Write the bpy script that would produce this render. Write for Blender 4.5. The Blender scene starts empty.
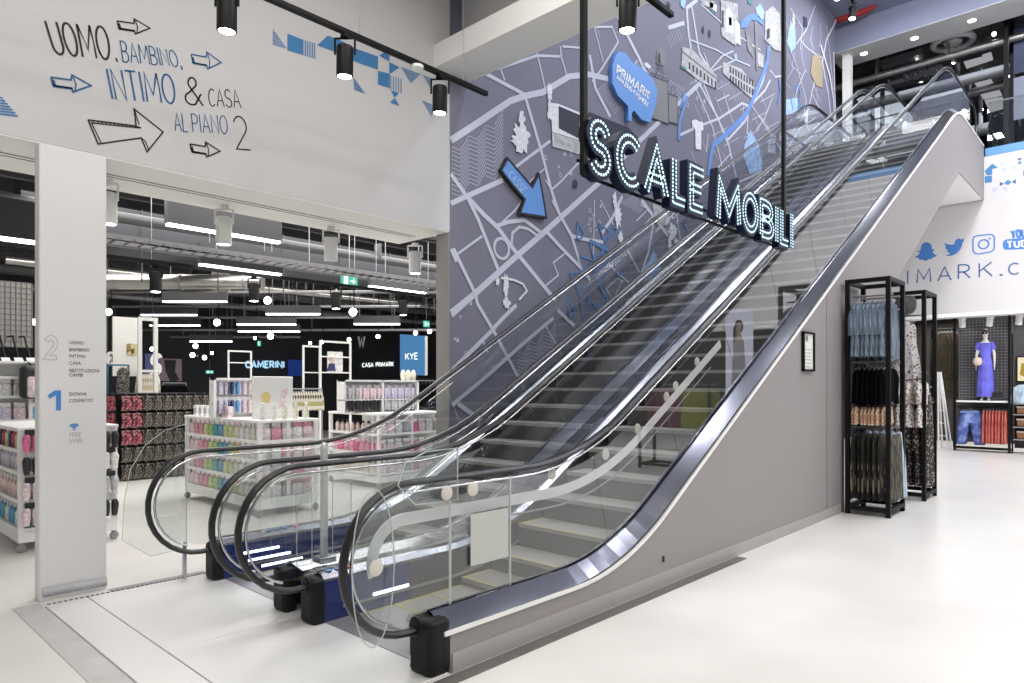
import bpy, bmesh, math, random
from mathutils import Vector, Matrix
random.seed(7)
S = bpy.context.scene
COL = S.collection
PI = math.pi
def R(d): return d * PI / 180

# ------------------------------------------------------------------ camera, light, exposure
EYE = 1.65
FPX = 683.0
YAW = math.atan2(638, 683)
CA, SA = math.cos(YAW), math.sin(YAW)
cam_d = bpy.data.cameras.new('camera')
cam = bpy.data.objects.new('camera', cam_d); COL.objects.link(cam)
cam_d.sensor_width = 36; cam_d.lens = 36 * FPX / 1024
cam_d.shift_y = 43.5 / 1024
cam_d.clip_start = 0.05; cam_d.clip_end = 200
cam.location = (0, 0, EYE); cam.rotation_euler = (PI / 2, 0, YAW - PI / 2)
S.camera = cam

world = bpy.data.worlds.new('world'); S.world = world
world.use_nodes = True
world.node_tree.nodes['Background'].inputs[0].default_value = (.93, .96, 1, 1)
world.node_tree.nodes['Background'].inputs[1].default_value = .25

S.view_settings.view_transform = 'Standard'
S.view_settings.look = 'None'
S.view_settings.gamma = 1
S.view_settings.use_curve_mapping = False
S.view_settings.exposure = 0.0
S.cycles.use_denoising = True
S.cycles.max_bounces = 10
S.cycles.transparent_max_bounces = 32
S.cycles.caustics_reflective = False
S.cycles.caustics_refractive = False

def area(name, loc, sx, sy, power, col=(1, .97, .93), rot=(0, 0, 0)):
    d = bpy.data.lights.new(name, 'AREA'); d.shape = 'RECTANGLE'; d.size = sx; d.size_y = sy
    d.energy = power; d.color = col
    o = bpy.data.objects.new(name, d); o.location = loc; o.rotation_euler = rot; COL.objects.link(o)
    return o
def lamps(name, x0, x1, nx, y0, y1, ny, z, size, power, col=(1, .97, .93)):
    for i in range(nx):
        for j in range(ny):
            area(name, (x0 + (x1 - x0) * i / max(1, nx - 1), y0 + (y1 - y0) * j / max(1, ny - 1), z), size, size, power / (nx * ny), col)
lamps('hall_ceiling_light', -.6, 3.8, 3, -3.6, 3.9, 4, 6.35, .9, 480)
lamps('atrium_ceiling_light', 7.5, 17.5, 4, -2.5, 4.5, 3, 11.3, .7, 1400, (.9, .93, 1))
lamps('right_hall_light', 6.5, 17.5, 5, -4.6, -1.6, 2, 6.5, .5, 540)
area('fascia_fill_added', (14.2, 1.2, 10.7), 1.5, 2.5, 420, (1, .97, .97), (0, R(-48), 0))  # unseen lamp added to brighten the fascia and its mirror image
for y_ in (-1.2, .4): area('fascia_fill_added', (16.2, y_, 4.4), .4, .4, 60, (1, .97, .97), (R(60), 0, R(-62)))  # unseen low lamps added to lift the fascia under the escalator
area('left_shop_light', (8.0, 11.5, 4.63), 11, 8, 1500, (1, .97, .92))
area('right_shop_light', (21.9, 2.6, 3.5), 2.4, 5, 260)
area('upper_shop_light', (25, 1, 10.4), 8, 9, 420, (.8, .88, 1))

# ------------------------------------------------------------------ pixel rays onto real planes
def ray(u, v):
    l = u - 512.0
    return (CA * FPX + SA * l, SA * FPX - CA * l, 385.0 - v)
def onY(u, v, Y):
    d = ray(u, v); t = Y / d[1]; return Vector((d[0] * t, Y, EYE + d[2] * t))
def onX(u, v, X):
    d = ray(u, v); t = X / d[0]; return Vector((X, d[1] * t, EYE + d[2] * t))
def onZ(u, v, Z):
    d = ray(u, v); t = (Z - EYE) / d[2]; return Vector((d[0] * t, d[1] * t, Z))
YW = 6.17          # left wall / map wall plane
XR = 19.8          # far right fascia plane
RISE = 7.15        # floor to floor
RIGHT = Vector((SA, -CA, 0)); FWD = Vector((CA, SA, 0))

# ------------------------------------------------------------------ materials
MATS = {}
def mat(name, col, rough=.5, metal=0., noise=None, bump=None, coat=0, emit=None, trans=0):
    if name in MATS: return MATS[name]
    m = bpy.data.materials.new(name); m.use_nodes = True
    nt = m.node_tree; b = nt.nodes['Principled BSDF']
    b.inputs['Base Color'].default_value = (*col, 1)
    b.inputs['Roughness'].default_value = rough
    b.inputs['Metallic'].default_value = metal
    if coat: b.inputs['Coat Weight'].default_value = coat; b.inputs['Coat Roughness'].default_value = .1
    if emit:
        b.inputs['Emission Color'].default_value = (*emit[0], 1); b.inputs['Emission Strength'].default_value = emit[1]
    if noise:
        sc, amt = noise[0], noise[1]
        tc = nt.nodes.new('ShaderNodeTexCoord'); n = nt.nodes.new('ShaderNodeTexNoise')
        mp = nt.nodes.new('ShaderNodeMapping')
        if len(noise) > 2: mp.inputs['Scale'].default_value = noise[2]
        n.inputs['Scale'].default_value = sc; n.inputs['Detail'].default_value = 5
        r = nt.nodes.new('ShaderNodeValToRGB')
        r.color_ramp.elements[0].position = .3; r.color_ramp.elements[1].position = .7
        r.color_ramp.elements[0].color = (*[max(0, c * (1 - amt)) for c in col], 1)
        r.color_ramp.elements[1].color = (*[min(1, c * (1 + amt)) for c in col], 1)
        nt.links.new(tc.outputs['Object'], mp.inputs[0]); nt.links.new(mp.outputs[0], n.inputs[0])
        nt.links.new(n.outputs[0], r.inputs[0]); nt.links.new(r.outputs[0], b.inputs['Base Color'])
        if bump:
            bp = nt.nodes.new('ShaderNodeBump'); bp.inputs['Strength'].default_value = bump; bp.inputs['Distance'].default_value = .01
            nt.links.new(n.outputs[0], bp.inputs['Height']); nt.links.new(bp.outputs[0], b.inputs['Normal'])
    MATS[name] = m
    return m
def emis(name, col, st):
    if name in MATS: return MATS[name]
    m = bpy.data.materials.new(name); m.use_nodes = True; nt = m.node_tree
    nt.nodes.remove(nt.nodes['Principled BSDF'])
    e = nt.nodes.new('ShaderNodeEmission'); e.inputs[0].default_value = (*col, 1); e.inputs[1].default_value = st
    nt.links.new(e.outputs[0], nt.nodes['Material Output'].inputs[0]); MATS[name] = m
    return m
def glass(name, tint, ior=1.5, rough=0.0):
    m = bpy.data.materials.new(name); m.use_nodes = True; nt = m.node_tree
    nt.nodes.remove(nt.nodes['Principled BSDF'])
    t = nt.nodes.new('ShaderNodeBsdfTransparent'); t.inputs[0].default_value = (*tint, 1)
    g = nt.nodes.new('ShaderNodeBsdfGlossy'); g.inputs['Roughness'].default_value = rough
    f = nt.nodes.new('ShaderNodeFresnel'); f.inputs[0].default_value = ior
    x = nt.nodes.new('ShaderNodeMixShader')
    # a thin pane: the outer faces mirror, the inner faces only let light out
    ge = nt.nodes.new('ShaderNodeNewGeometry'); iv = nt.nodes.new('ShaderNodeMath'); iv.operation = 'SUBTRACT'; iv.inputs[0].default_value = 1
    nt.links.new(ge.outputs['Backfacing'], iv.inputs[1])
    ml = nt.nodes.new('ShaderNodeMath'); ml.operation = 'MULTIPLY'; nt.links.new(f.outputs[0], ml.inputs[0]); nt.links.new(iv.outputs[0], ml.inputs[1])
    nt.links.new(ml.outputs[0], x.inputs[0]); nt.links.new(t.outputs[0], x.inputs[1]); nt.links.new(g.outputs[0], x.inputs[2])
    nt.links.new(x.outputs[0], nt.nodes['Material Output'].inputs[0]); MATS[name] = m
    return m
def pattern_mat(name, cols, scale, rough=.8, kind='voronoi', stretch=(1, 1, 1)):
    """fabric print: random cells of several colours"""
    if name in MATS: return MATS[name]
    m = bpy.data.materials.new(name); m.use_nodes = True; nt = m.node_tree; b = nt.nodes['Principled BSDF']
    b.inputs['Roughness'].default_value = rough
    tc = nt.nodes.new('ShaderNodeTexCoord'); mp = nt.nodes.new('ShaderNodeMapping'); mp.inputs['Scale'].default_value = stretch
    if kind == 'voronoi':
        n = nt.nodes.new('ShaderNodeTexVoronoi'); n.inputs['Scale'].default_value = scale; out = n.outputs['Color']
    else:
        n = nt.nodes.new('ShaderNodeTexNoise'); n.inputs['Scale'].default_value = scale; n.inputs['Detail'].default_value = 6; out = n.outputs[0]
    r = nt.nodes.new('ShaderNodeValToRGB'); r.color_ramp.interpolation = 'CONSTANT' if kind == 'voronoi' else 'LINEAR'
    els = r.color_ramp.elements
    k = len(cols)
    lo, hi = (0, 1) if kind == 'voronoi' else (.32, .68)
    while len(els) < k: els.new(.5)
    for i, c in enumerate(cols):
        els[i].position = lo + (hi - lo) * i / (k if kind == 'voronoi' else max(1, k - 1)); els[i].color = (*c, 1)
    nt.links.new(tc.outputs['Object'], mp.inputs[0]); nt.links.new(mp.outputs[0], n.inputs[0])
    nt.links.new(out, r.inputs[0]); nt.links.new(r.outputs[0], b.inputs['Base Color']); MATS[name] = m
    return m

M = {}
M['floor'] = mat('polished_concrete', (.70, .685, .655), .3, 0, (1.3, .05))
M['wall'] = mat('white_paint', (.58, .57, .575), .85, 0, (40, .015))
M['soffit'] = mat('white_paint_bounce_lifted', (.86, .855, .83), .8)  # white paint made paler than the wall's to carry floor-bounced light
M['map'] = mat('map_print', (.175, .175, .235), .75, 0, (2.0, .05))
M['road'] = mat('map_road_ink', (.55, .56, .66), .75)
M['road_thin'] = mat('map_fine_ink', (.46, .47, .57), .75)
M['inkwhite'] = mat('map_white_ink', (.72, .73, .78), .75, 0, (30, .15))
M['river'] = mat('map_blue_ink', (.13, .27, .62), .75)
M['scrawl'] = mat('map_marker_ink', (.09, .21, .46), .75)
M['lake'] = mat('map_pale_blue_ink', (.32, .47, .75), .75, 0, (9, .2))
M['inkgrey'] = mat('map_grey_ink', (.22, .22, .23), .75)
M['inkdark'] = mat('map_dark_ink', (.025, .03, .05), .75)
M['inkstone'] = mat('map_stone_ink', (.44, .44, .46), .75, 0, (12, .3))
M['inkgreen'] = mat('map_green_ink', (.06, .22, .22), .75)
M['inktan'] = mat('map_tan_ink', (.35, .28, .19), .75)
M['blue'] = mat('sign_blue', (.10, .27, .66), .5)
M['black_ink'] = mat('black_lettering', (.012, .012, .014), .7)
M['blue_ink'] = mat('blue_lettering', (.025, .12, .28), .7)
M['blue_deco'] = mat('blue_wall_print', (.045, .19, .42), .7)
M['black'] = mat('black_metal', (.005, .005, .006), .5)
M['black'].node_tree.nodes['Principled BSDF'].inputs['Specular IOR Level'].default_value = .18
M['rubber'] = mat('black_rubber', (.012, .012, .013), .36, 0, None, None, .08)
M['cap'] = mat('black_plastic', (.012, .012, .013), .45)
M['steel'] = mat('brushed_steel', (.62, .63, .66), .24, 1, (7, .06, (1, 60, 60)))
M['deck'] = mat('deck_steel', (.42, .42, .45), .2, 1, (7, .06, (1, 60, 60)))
M['deck_face'] = mat('deck_steel_dark_reflection', (.13, .13, .15), .17, 1, (7, .1, (1, 60, 60)))  # deck steel darkened in colour for the dark surroundings it mirrors
M['steel_dark'] = mat('dark_skirt_steel', (.10, .098, .105), .35, .8)
M['bluepanel'] = mat('blue_skirt_enamel', (.012, .025, .15), .2, 0, None, None, .5)
M['clad'] = mat('grey_cladding', (.30, .278, .278), .6, 0, (60, .03))
M['clad_trim'] = mat('grey_base_trim', (.40, .375, .37), .5)
M['strip'] = mat('grey_floor_strip', (.13, .122, .112), .5, 0, (8, .1))
M['strip_light'] = mat('light_grey_floor_strip', (.50, .49, .48), .4, 0, (6, .08))
M['white'] = mat('white_enamel', (.82, .82, .81), .4)
M['offwhite'] = mat('white_card', (.78, .77, .74), .7)
M['paper'] = mat('blank_paper', (.52, .53, .50), .8)
M['glass'] = glass('balustrade_glass', (.955, .965, .965), 2.35)
M['acrylic'] = glass('clear_acrylic', (.95, .965, .965), 1.45, .02)
M['dark'] = mat('dark_paint', (.02, .02, .022), .7)
M['darkwall'] = mat('charcoal_wall', (.02, .021, .027), .7, 0, (2, .15))
M['darkgrey'] = mat('dark_grey_metal', (.075, .075, .08), .5, .3)
M['grey'] = mat('mid_grey_metal', (.3, .3, .31), .4, .5)
M['zinc'] = mat('zinc_duct', (.5, .49, .47), .3, .9, (6, .1))
M['ceil'] = mat('ceiling_paint', (.56, .55, .545), .85)
M['ceil_dark'] = mat('dark_open_ceiling', (.07, .068, .07), .8, 0, (3, .5))
M['bulk'] = mat('blue_grey_bulkhead', (.24, .26, .36), .8)
M['lamp'] = emis('lamp_white', (1, .97, .92), 14)
M['lamp_bar'] = emis('lamp_bar', (.97, .98, 1), 7)
M['led'] = emis('led_dots', (.60, .87, 1), 2.3)
M['led_and_glint'] = emis('skirt_led_and_glint', (.88, .92, 1), 5)
M['green_lit'] = emis('exit_green', (.10, .62, .45), 1.0)
M['white_lit'] = emis('exit_white', (.9, 1, .97), 1.3)
M['navy'] = mat('navy_sign_case', (.004, .009, .032), .45)
for k_ in ('navy', 'cap'): M[k_].node_tree.nodes['Principled BSDF'].inputs['Specular IOR Level'].default_value = .2
M['tread'] = None
M['yellow'] = mat('yellow_step_edge', (.42, .38, .14), .6)
M['red'] = mat('red_pipe_paint', (.35, .03, .03), .45)
M['disc'] = mat('acrylic_disc', (.66, .62, .57), .35)

def tread_mat():
    m = bpy.data.materials.new('ribbed_step_metal'); m.use_nodes = True; nt = m.node_tree; b = nt.nodes['Principled BSDF']
    b.inputs['Roughness'].default_value = .5; b.inputs['Metallic'].default_value = .35
    tc = nt.nodes.new('ShaderNodeTexCoord'); w = nt.nodes.new('ShaderNodeTexWave'); w.bands_direction = 'Y'
    w.inputs['Scale'].default_value = 36
    r = nt.nodes.new('ShaderNodeValToRGB')
    r.color_ramp.elements[0].color = (.26, .255, .245, 1); r.color_ramp.elements[1].color = (.44, .43, .41, 1)
    nt.links.new(tc.outputs['Object'], w.inputs[0]); nt.links.new(w.outputs['Fac'], r.inputs[0]); nt.links.new(r.outputs[0], b.inputs['Base Color'])
    return m
M['tread'] = tread_mat()
M['riser'] = mat('step_riser_metal', (.085, .082, .078), .5, .2)
def plate_mat():
    m = bpy.data.materials.new('dotted_landing_plate'); m.use_nodes = True; nt = m.node_tree; b = nt.nodes['Principled BSDF']
    b.inputs['Roughness'].default_value = .38; b.inputs['Metallic'].default_value = .15
    tc = nt.nodes.new('ShaderNodeTexCoord'); v = nt.nodes.new('ShaderNodeTexVoronoi'); v.inputs['Scale'].default_value = 34
    v.inputs['Randomness'].default_value = 0
    r = nt.nodes.new('ShaderNodeValToRGB')
    r.color_ramp.elements[0].position = .25; r.color_ramp.elements[0].color = (.40, .395, .39, 1)
    r.color_ramp.elements[1].position = .42; r.color_ramp.elements[1].color = (.70, .69, .68, 1)
    nt.links.new(tc.outputs['Object'], v.inputs[0]); nt.links.new(v.outputs['Distance'], r.inputs[0]); nt.links.new(r.outputs[0], b.inputs['Base Color'])
    return m
M['plate'] = plate_mat()

# ------------------------------------------------------------------ mesh builder
class MB:
    def __init__(s): s.v = []; s.f = []; s.m = []; s.mi = 0; s.mats = []
    def use(s, m):
        if m not in s.mats: s.mats.append(m)
        s.mi = s.mats.index(m); return s
    def add(s, vs, fs):
        o = len(s.v); s.v += [tuple(p) for p in vs]
        for f in fs: s.f.append([i + o for i in f]); s.m.append(s.mi)
        return s
    def box(s, x0, x1, y0, y1, z0, z1):
        vs = [(x, y, z) for z in (z0, z1) for y in (y0, y1) for x in (x0, x1)]
        return s.add(vs, [(0, 2, 3, 1), (4, 5, 7, 6), (0, 1, 5, 4), (2, 6, 7, 3), (0, 4, 6, 2), (1, 3, 7, 5)])
    def cbox(s, c, d): return s.box(c[0] - d[0] / 2, c[0] + d[0] / 2, c[1] - d[1] / 2, c[1] + d[1] / 2, c[2] - d[2] / 2, c[2] + d[2] / 2)
    def obox(s, c, ax, ay, az):
        c, ax, ay, az = map(Vector, (c, ax, ay, az))
        vs = [c + ax * i + ay * j + az * k for k in (-1, 1) for j in (-1, 1) for i in (-1, 1)]
        return s.add(vs, [(0, 2, 3, 1), (4, 5, 7, 6), (0, 1, 5, 4), (2, 6, 7, 3), (0, 4, 6, 2), (1, 3, 7, 5)])
    def bevbox(s, x0, x1, y0, y1, z0, z1, b=.01, seg=2):
        bm = bmesh.new(); bmesh.ops.create_cube(bm, size=1)
        for v in bm.verts:
            v.co = Vector((x0 + (v.co.x + .5) * (x1 - x0), y0 + (v.co.y + .5) * (y1 - y0), z0 + (v.co.z + .5) * (z1 - z0)))
        bmesh.ops.bevel(bm, geom=bm.edges[:], offset=b, segments=seg, affect='EDGES', profile=.5)
        bm.verts.index_update()
        s.add([v.co.copy() for v in bm.verts], [[v.index for v in f.verts] for f in bm.faces]); bm.free(); return s
    def prism(s, poly, ax, d0, d1):
        """poly: 2-D points; ax: axis of the thickness (0,1,2)"""
        n = len(poly)
        def P(p, d): return {0: (d, p[0], p[1]), 1: (p[0], d, p[1]), 2: (p[0], p[1], d)}[ax]
        vs = [P(p, d0) for p in poly] + [P(p, d1) for p in poly]
        fs = [list(range(n))[::-1], list(range(n, 2 * n))] + [(i, (i + 1) % n, n + (i + 1) % n, n + i) for i in range(n)]
        return s.add(vs, fs)
    def tube(s, path, r, n=8, closed=False, cap=True, r2=None):
        path = [Vector(p) for p in path]; k = len(path); vs = []
        up = None
        for i, p in enumerate(path):
            if closed: t = path[(i + 1) % k] - path[i - 1]
            else: t = path[min(i + 1, k - 1)] - path[max(i - 1, 0)]
            if t.length < 1e-9: t = Vector((0, 0, 1))
            t.normalize()
            if up is None: up = Vector((0, 0, 1)) if abs(t.z) < .9 else Vector((0, 1, 0))
            a = up - t * up.dot(t)
            if a.length < 1e-6: a = Vector((1, 0, 0)) - t * t.x
            a.normalize(); b = t.cross(a); up = a
            ri = r[i] if isinstance(r, (list, tuple)) else r
            rj = ri if r2 is None else r2
            for q in range(n):
                w = 2 * PI * q / n
                vs.append(p + a * math.cos(w) * ri + b * math.sin(w) * rj)
        fs = []
        for i in range(k if closed else k - 1):
            for q in range(n):
                fs.append((i * n + q, i * n + (q + 1) % n, ((i + 1) % k) * n + (q + 1) % n, ((i + 1) % k) * n + q))
        if cap and not closed: fs += [list(range(n))[::-1], list(range((k - 1) * n, k * n))]
        return s.add(vs, fs)
    def cyl(s, a, b, r, n=12): return s.tube([a, b], r, n)
    def lathe(s, prof, c=(0, 0, 0), n=16, axis=None):
        """prof: (r, h) pairs along axis (default z)"""
        ax = Vector(axis).normalized() if axis else Vector((0, 0, 1))
        u = Vector((1, 0, 0)) if abs(ax.x) < .9 else Vector((0, 1, 0))
        u = (u - ax * u.dot(ax)).normalized(); w = ax.cross(u); c = Vector(c); vs = []
        for r, h in prof:
            for q in range(n):
                a = 2 * PI * q / n; vs.append(c + ax * h + (u * math.cos(a) + w * math.sin(a)) * max(r, 1e-4))
        fs = [(i * n + q, i * n + (q + 1) % n, (i + 1) * n + (q + 1) % n, (i + 1) * n + q) for i in range(len(prof) - 1) for q in range(n)]
        fs += [list(range(n))[::-1], list(range((len(prof) - 1) * n, len(prof) * n))]
        return s.add(vs, fs)
    def ribbon(s, pts, w, fn, closed=False):
        """flat ribbon along 2-D points; fn maps (a, b) to 3-D"""
        L, Rr = offset2(pts, w, closed); n = len(pts)
        vs = [fn(*p) for p in L] + [fn(*p) for p in Rr]
        fs = [(i, (i + 1) % n, n + (i + 1) % n, n + i) for i in range(n if closed else n - 1)]
        return s.add(vs, fs)
    def solid_ribbon(s, pts, w, fa, fb, closed=False):
        L, Rr = offset2(pts, w, closed); n = len(pts)
        vs = [fa(*p) for p in L] + [fa(*p) for p in Rr] + [fb(*p) for p in L] + [fb(*p) for p in Rr]
        fs = []
        for i in range(n if closed else n - 1):
            j = (i + 1) % n
            fs += [(i, j, n + j, n + i), (2 * n + i, 3 * n + i, 3 * n + j, 2 * n + j), (i, 2 * n + i, 2 * n + j, j), (n + i, n + j, 3 * n + j, 3 * n + i)]
        if not closed: fs += [(0, n, 3 * n, 2 * n), (n - 1, 3 * n - 1, 4 * n - 1, 2 * n - 1)]
        return s.add(vs, fs)
    def poly(s, pts, fn): return s.add([fn(*p) for p in pts], [list(range(len(pts)))])
    def build(s, name, m=None, parent=None, smooth=False, local=False):
        me = bpy.data.meshes.new(name); me.from_pydata([tuple(v) for v in s.v], [], s.f)
        mats = s.mats or [m]
        for x in mats: me.materials.append(x)
        if s.mats:
            for p, i in zip(me.polygons, s.m): p.material_index = i
        bm = bmesh.new(); bm.from_mesh(me); bmesh.ops.recalc_face_normals(bm, faces=bm.faces[:]); bm.to_mesh(me); bm.free()
        if smooth:
            me.polygons.foreach_set('use_smooth', [True] * len(me.polygons))
            try: me.set_sharp_from_angle(angle=R(40))
            except Exception: pass
        o = bpy.data.objects.new(name, me); COL.objects.link(o)
        if parent is not None:
            o.parent = parent
            if not local:
                q = parent; off = Vector((0, 0, 0))
                while q is not None: off += q.location; q = q.parent
                o.location = -off
        return o
def offset2(pts, w, closed=False):
    n = len(pts); L = []; Rr = []
    for i in range(n):
        a = pts[i - 1] if (i > 0 or closed) else pts[i]
        b = pts[i]; c = pts[(i + 1) % n] if (i < n - 1 or closed) else pts[i]
        def nrm(p, q):
            d = (q[0] - p[0], q[1] - p[1]); l = math.hypot(*d)
            return None if l < 1e-9 else (-d[1] / l, d[0] / l)
        n1, n2 = nrm(a, b), nrm(b, c)
        if n1 is None: n1 = n2
        if n2 is None: n2 = n1
        if n1 is None: n1 = n2 = (0, 1)
        m = (n1[0] + n2[0], n1[1] + n2[1]); l = math.hypot(*m)
        m = n1 if l < .3 else (m[0] / l, m[1] / l)
        k = max(.5, m[0] * n1[0] + m[1] * n1[1]); h = w / 2 / k
        L.append((b[0] + m[0] * h, b[1] + m[1] * h)); Rr.append((b[0] - m[0] * h, b[1] - m[1] * h))
    return L, Rr

def tag(o, label=None, cat=None, group=None, kind=None):
    if label: o['label'] = label
    if cat: o['category'] = cat
    if group: o['group'] = group
    if kind: o['kind'] = kind
    return o
def thing(name, label, cat, loc=(0, 0, 0), group=None, rz=0):
    o = bpy.data.objects.new(name, None); COL.objects.link(o); o.empty_display_size = .1
    o.location = loc; o.rotation_euler = (0, 0, rz)
    return tag(o, label, cat, group)
def struct(name, mb, m, smooth=False):
    return tag(mb.build(name, m, None, smooth), kind='structure')
def kids(o): return KID.get(o.name, [])
def dup(root, loc=None, rz=None, label=None, group=None, mats=None, scale=None):
    def cp(o, par):
        c = o.copy(); COL.objects.link(c); c.parent = par
        for ch in [x for x in ALLCH.setdefault(o.name, [k for k in COL.objects if k.parent == o])]: cp(ch, c)
        return c
    r = cp(root, None)
    if loc is not None: r.location = loc
    if rz is not None: r.rotation_euler = (0, 0, rz)
    if label: r['label'] = label
    if group: r['group'] = group
    if scale: r.scale = scale
    return r
ALLCH = {}

# ------------------------------------------------------------------ stroke lettering
def arc(cx, cy, rx, ry, a0, a1, n=12):
    return [(cx + rx * math.cos(R(a0 + (a1 - a0) * i / n)), cy + ry * math.sin(R(a0 + (a1 - a0) * i / n))) for i in range(n + 1)]
FONT = {
 'U': (.6, [[(0, 1)] + arc(.3, .28, .3, .28, 180, 360) + [(.6, 1)]]),
 'O': (.66, [arc(.33, .5, .33, .5, 90, 450, 24)]),
 'M': (.8, [[(0, 0), (.06, 1), (.4, .25), (.74, 1), (.8, 0)]]),
 'B': (.55, [[(0, 0), (0, 1), (.25, 1)] + arc(.25, .76, .25, .24, 90, -90, 8) + [(0, .52), (.27, .52)] + arc(.27, .26, .28, .26, 90, -90, 8) + [(0, 0)]]),
 'A': (.66, [[(0, 0), (.33, 1), (.66, 0)], [(.11, .34), (.55, .34)]]),
 'I': (.06, [[(.03, 0), (.03, 1)]]),
 'N': (.6, [[(0, 0), (0, 1), (.6, 0), (.6, 1)]]),
 'T': (.6, [[(0, 1), (.6, 1)], [(.3, 1), (.3, 0)]]),
 'C': (.6, [arc(.33, .5, .33, .5, 48, 312, 18)]),
 'S': (.56, [arc(.28, .75, .26, .25, 20, 270, 14) + arc(.28, .25, .28, .25, 90, -160, 14)]),
 'L': (.45, [[(0, 1), (0, 0), (.45, 0)]]),
 'P': (.52, [[(0, 0), (0, 1), (.25, 1)] + arc(.25, .74, .27, .26, 90, -90, 8) + [(0, .48)]]),
 'R': (.56, [[(0, 0), (0, 1), (.25, 1)] + arc(.25, .74, .27, .26, 90, -90, 8) + [(0, .48)], [(.25, .48), (.56, 0)]]),
 'E': (.5, [[(.5, 1), (0, 1), (0, 0), (.5, 0)], [(0, .52), (.42, .52)]]),
 'K': (.56, [[(0, 0), (0, 1)], [(.54, 1), (0, .42)], [(.18, .6), (.56, 0)]]),
 'D': (.6, [[(0, 0), (0, 1), (.22, 1)] + arc(.22, .5, .38, .5, 90, -90, 12) + [(0, 0)]]),
 'F': (.48, [[(.48, 1), (0, 1), (0, 0)], [(0, .52), (.4, .52)]]),
 'G': (.62, [arc(.33, .5, .33, .5, 48, 330, 18) + [(.62, .45), (.38, .45)]]),
 'H': (.6, [[(0, 0), (0, 1)], [(.6, 0), (.6, 1)], [(0, .5), (.6, .5)]]),
 'W': (.86, [[(0, 1), (.22, 0), (.43, .7), (.64, 0), (.86, 1)]]),
 'Y': (.6, [[(0, 1), (.3, .48), (.6, 1)], [(.3, .48), (.3, 0)]]),
 'Z': (.58, [[(0, 1), (.58, 1), (0, 0), (.58, 0)]]),
 '.': (.08, [[(.0, .0), (.08, .0), (.08, .07), (0, .07), (0, 0)]]),
 ',': (.1, [[(.09, .1), (.0, -.16)]]),
 '&': (.7, [[(.7, 0), (.2, .68)] + arc(.33, .8, .17, .19, 210, -30, 12) + [(.16, .42)] + arc(.28, .23, .26, .23, 140, 300, 10) + [(.66, .42)]]),
 '2': (.6, [arc(.3, .72, .28, .28, 160, -40, 12) + [(.02, 0), (.62, 0)]]),
 '1': (.3, [[(0, .78), (.26, 1), (.26, 0)]]),
 '-': (.4, [[(0, .5), (.4, .5)]]),
 ' ': (.35, []),
}
def word_strokes(txt, gap=.18):
    out = []; x = 0
    for ch in txt:
        w, st = FONT[ch]
        for s_ in st: out.append([(x + p[0], p[1]) for p in s_])
        x += w + gap
    return out, x - gap
def write_quad(mb, txt, bl, br, tl, tr, fn, width, gap=.18):
    """letters fitted in a pixel quad, laid on the real wall by fn(u, v) -> 2-D wall coords handled in fn"""
    st, W = word_strokes(txt, gap)
    for s_ in st:
        q = []
        for x, y in s_:
            a = x / W
            u = (bl[0] * (1 - a) + br[0] * a) * (1 - y) + (tl[0] * (1 - a) + tr[0] * a) * y
            v = (bl[1] * (1 - a) + br[1] * a) * (1 - y) + (tl[1] * (1 - a) + tr[1] * a) * y
            q.append(fn(u, v))
        mb.ribbon(q, width, fn.to3d)
class Plane:
    """maps picture points to a wall plane's own 2-D coordinates and those to 3-D"""
    def __init__(s, axis, val, eps): s.axis, s.val, s.eps = axis, val, eps
    def __call__(s, u, v):
        p = onY(u, v, s.val) if s.axis == 1 else onX(u, v, s.val)
        return (p.x, p.z) if s.axis == 1 else (p.y, p.z)
    def to3d(s, a, b):
        return (a, s.val - s.eps, b) if s.axis == 1 else (s.val - s.eps, a, b)
    def scale(s, u, v):
        p = onY(u, v, s.val) if s.axis == 1 else onX(u, v, s.val)
        return (p.x * CA + p.y * SA) / FPX
_dg = [None]
def font_tris(body, size=1.0, align='LEFT'):
    c = bpy.data.curves.new('tmp', 'FONT'); c.body = body; c.size = size; c.align_x = align
    o = bpy.data.objects.new('tmp', c); COL.objects.link(o)
    dg = bpy.context.evaluated_depsgraph_get(); me = bpy.data.meshes.new_from_object(o.evaluated_get(dg))
    vs = [v.co.copy() for v in me.vertices]; fs = [list(p.vertices) for p in me.polygons]
    bpy.data.objects.remove(o); bpy.data.curves.remove(c); bpy.data.meshes.remove(me)
    return vs, fs
def font_on(mb, body, size, fn, align='LEFT', bold=0):
    vs, fs = font_tris(body, size, align)
    mb.add([fn(v.x, v.y) for v in vs], fs)

# ================================================================== SETTING
b = MB(); b.box(-4, 34, -10, 24, -.2, 0); struct('floor', b, M['floor'])
# floor inlay strips
b = MB().use(M['strip_light']); b.box(1.162, 1.335, 2.0, 6.12, 0, .004); struct('trim_1', b, None)
b = MB().use(M['strip']); b.box(1.335, 6.27, 2.80, 2.90, 0, .004); struct('trim_2', b, None)
b = MB().use(M['grey']); b.box(1.8, 2.55, 6.02, 6.13, 0, .005)
b.use(M['dark'])
for i in range(40): b.box(1.36 + i * .036, 1.38 + i * .036, 6.003, 6.03, 0, .012)
struct('trim_3', b, None)

# left wall over the shop opening
b = MB(); b.box(-3.5, 5.505, YW, 7.16, 3.5, 6.6)
wl = struct('wall_left', b, M['wall'])
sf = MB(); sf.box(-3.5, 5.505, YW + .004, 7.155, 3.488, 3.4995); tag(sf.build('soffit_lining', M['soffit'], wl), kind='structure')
sf = MB().use(M['grey']); sf.box(-3.5, 5.35, 6.62, 6.632, 3.482, 3.489); sf.box(-3.5, 5.35, 6.70, 6.706, 3.482, 3.489)
tag(sf.build('lighting_slot', None, wl), kind='structure')
b = MB(); b.box(-3.5, 5.505, 7.16, 7.5, 3.62, 6.6); struct('wall_left_header', b, M['darkgrey'])
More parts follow.
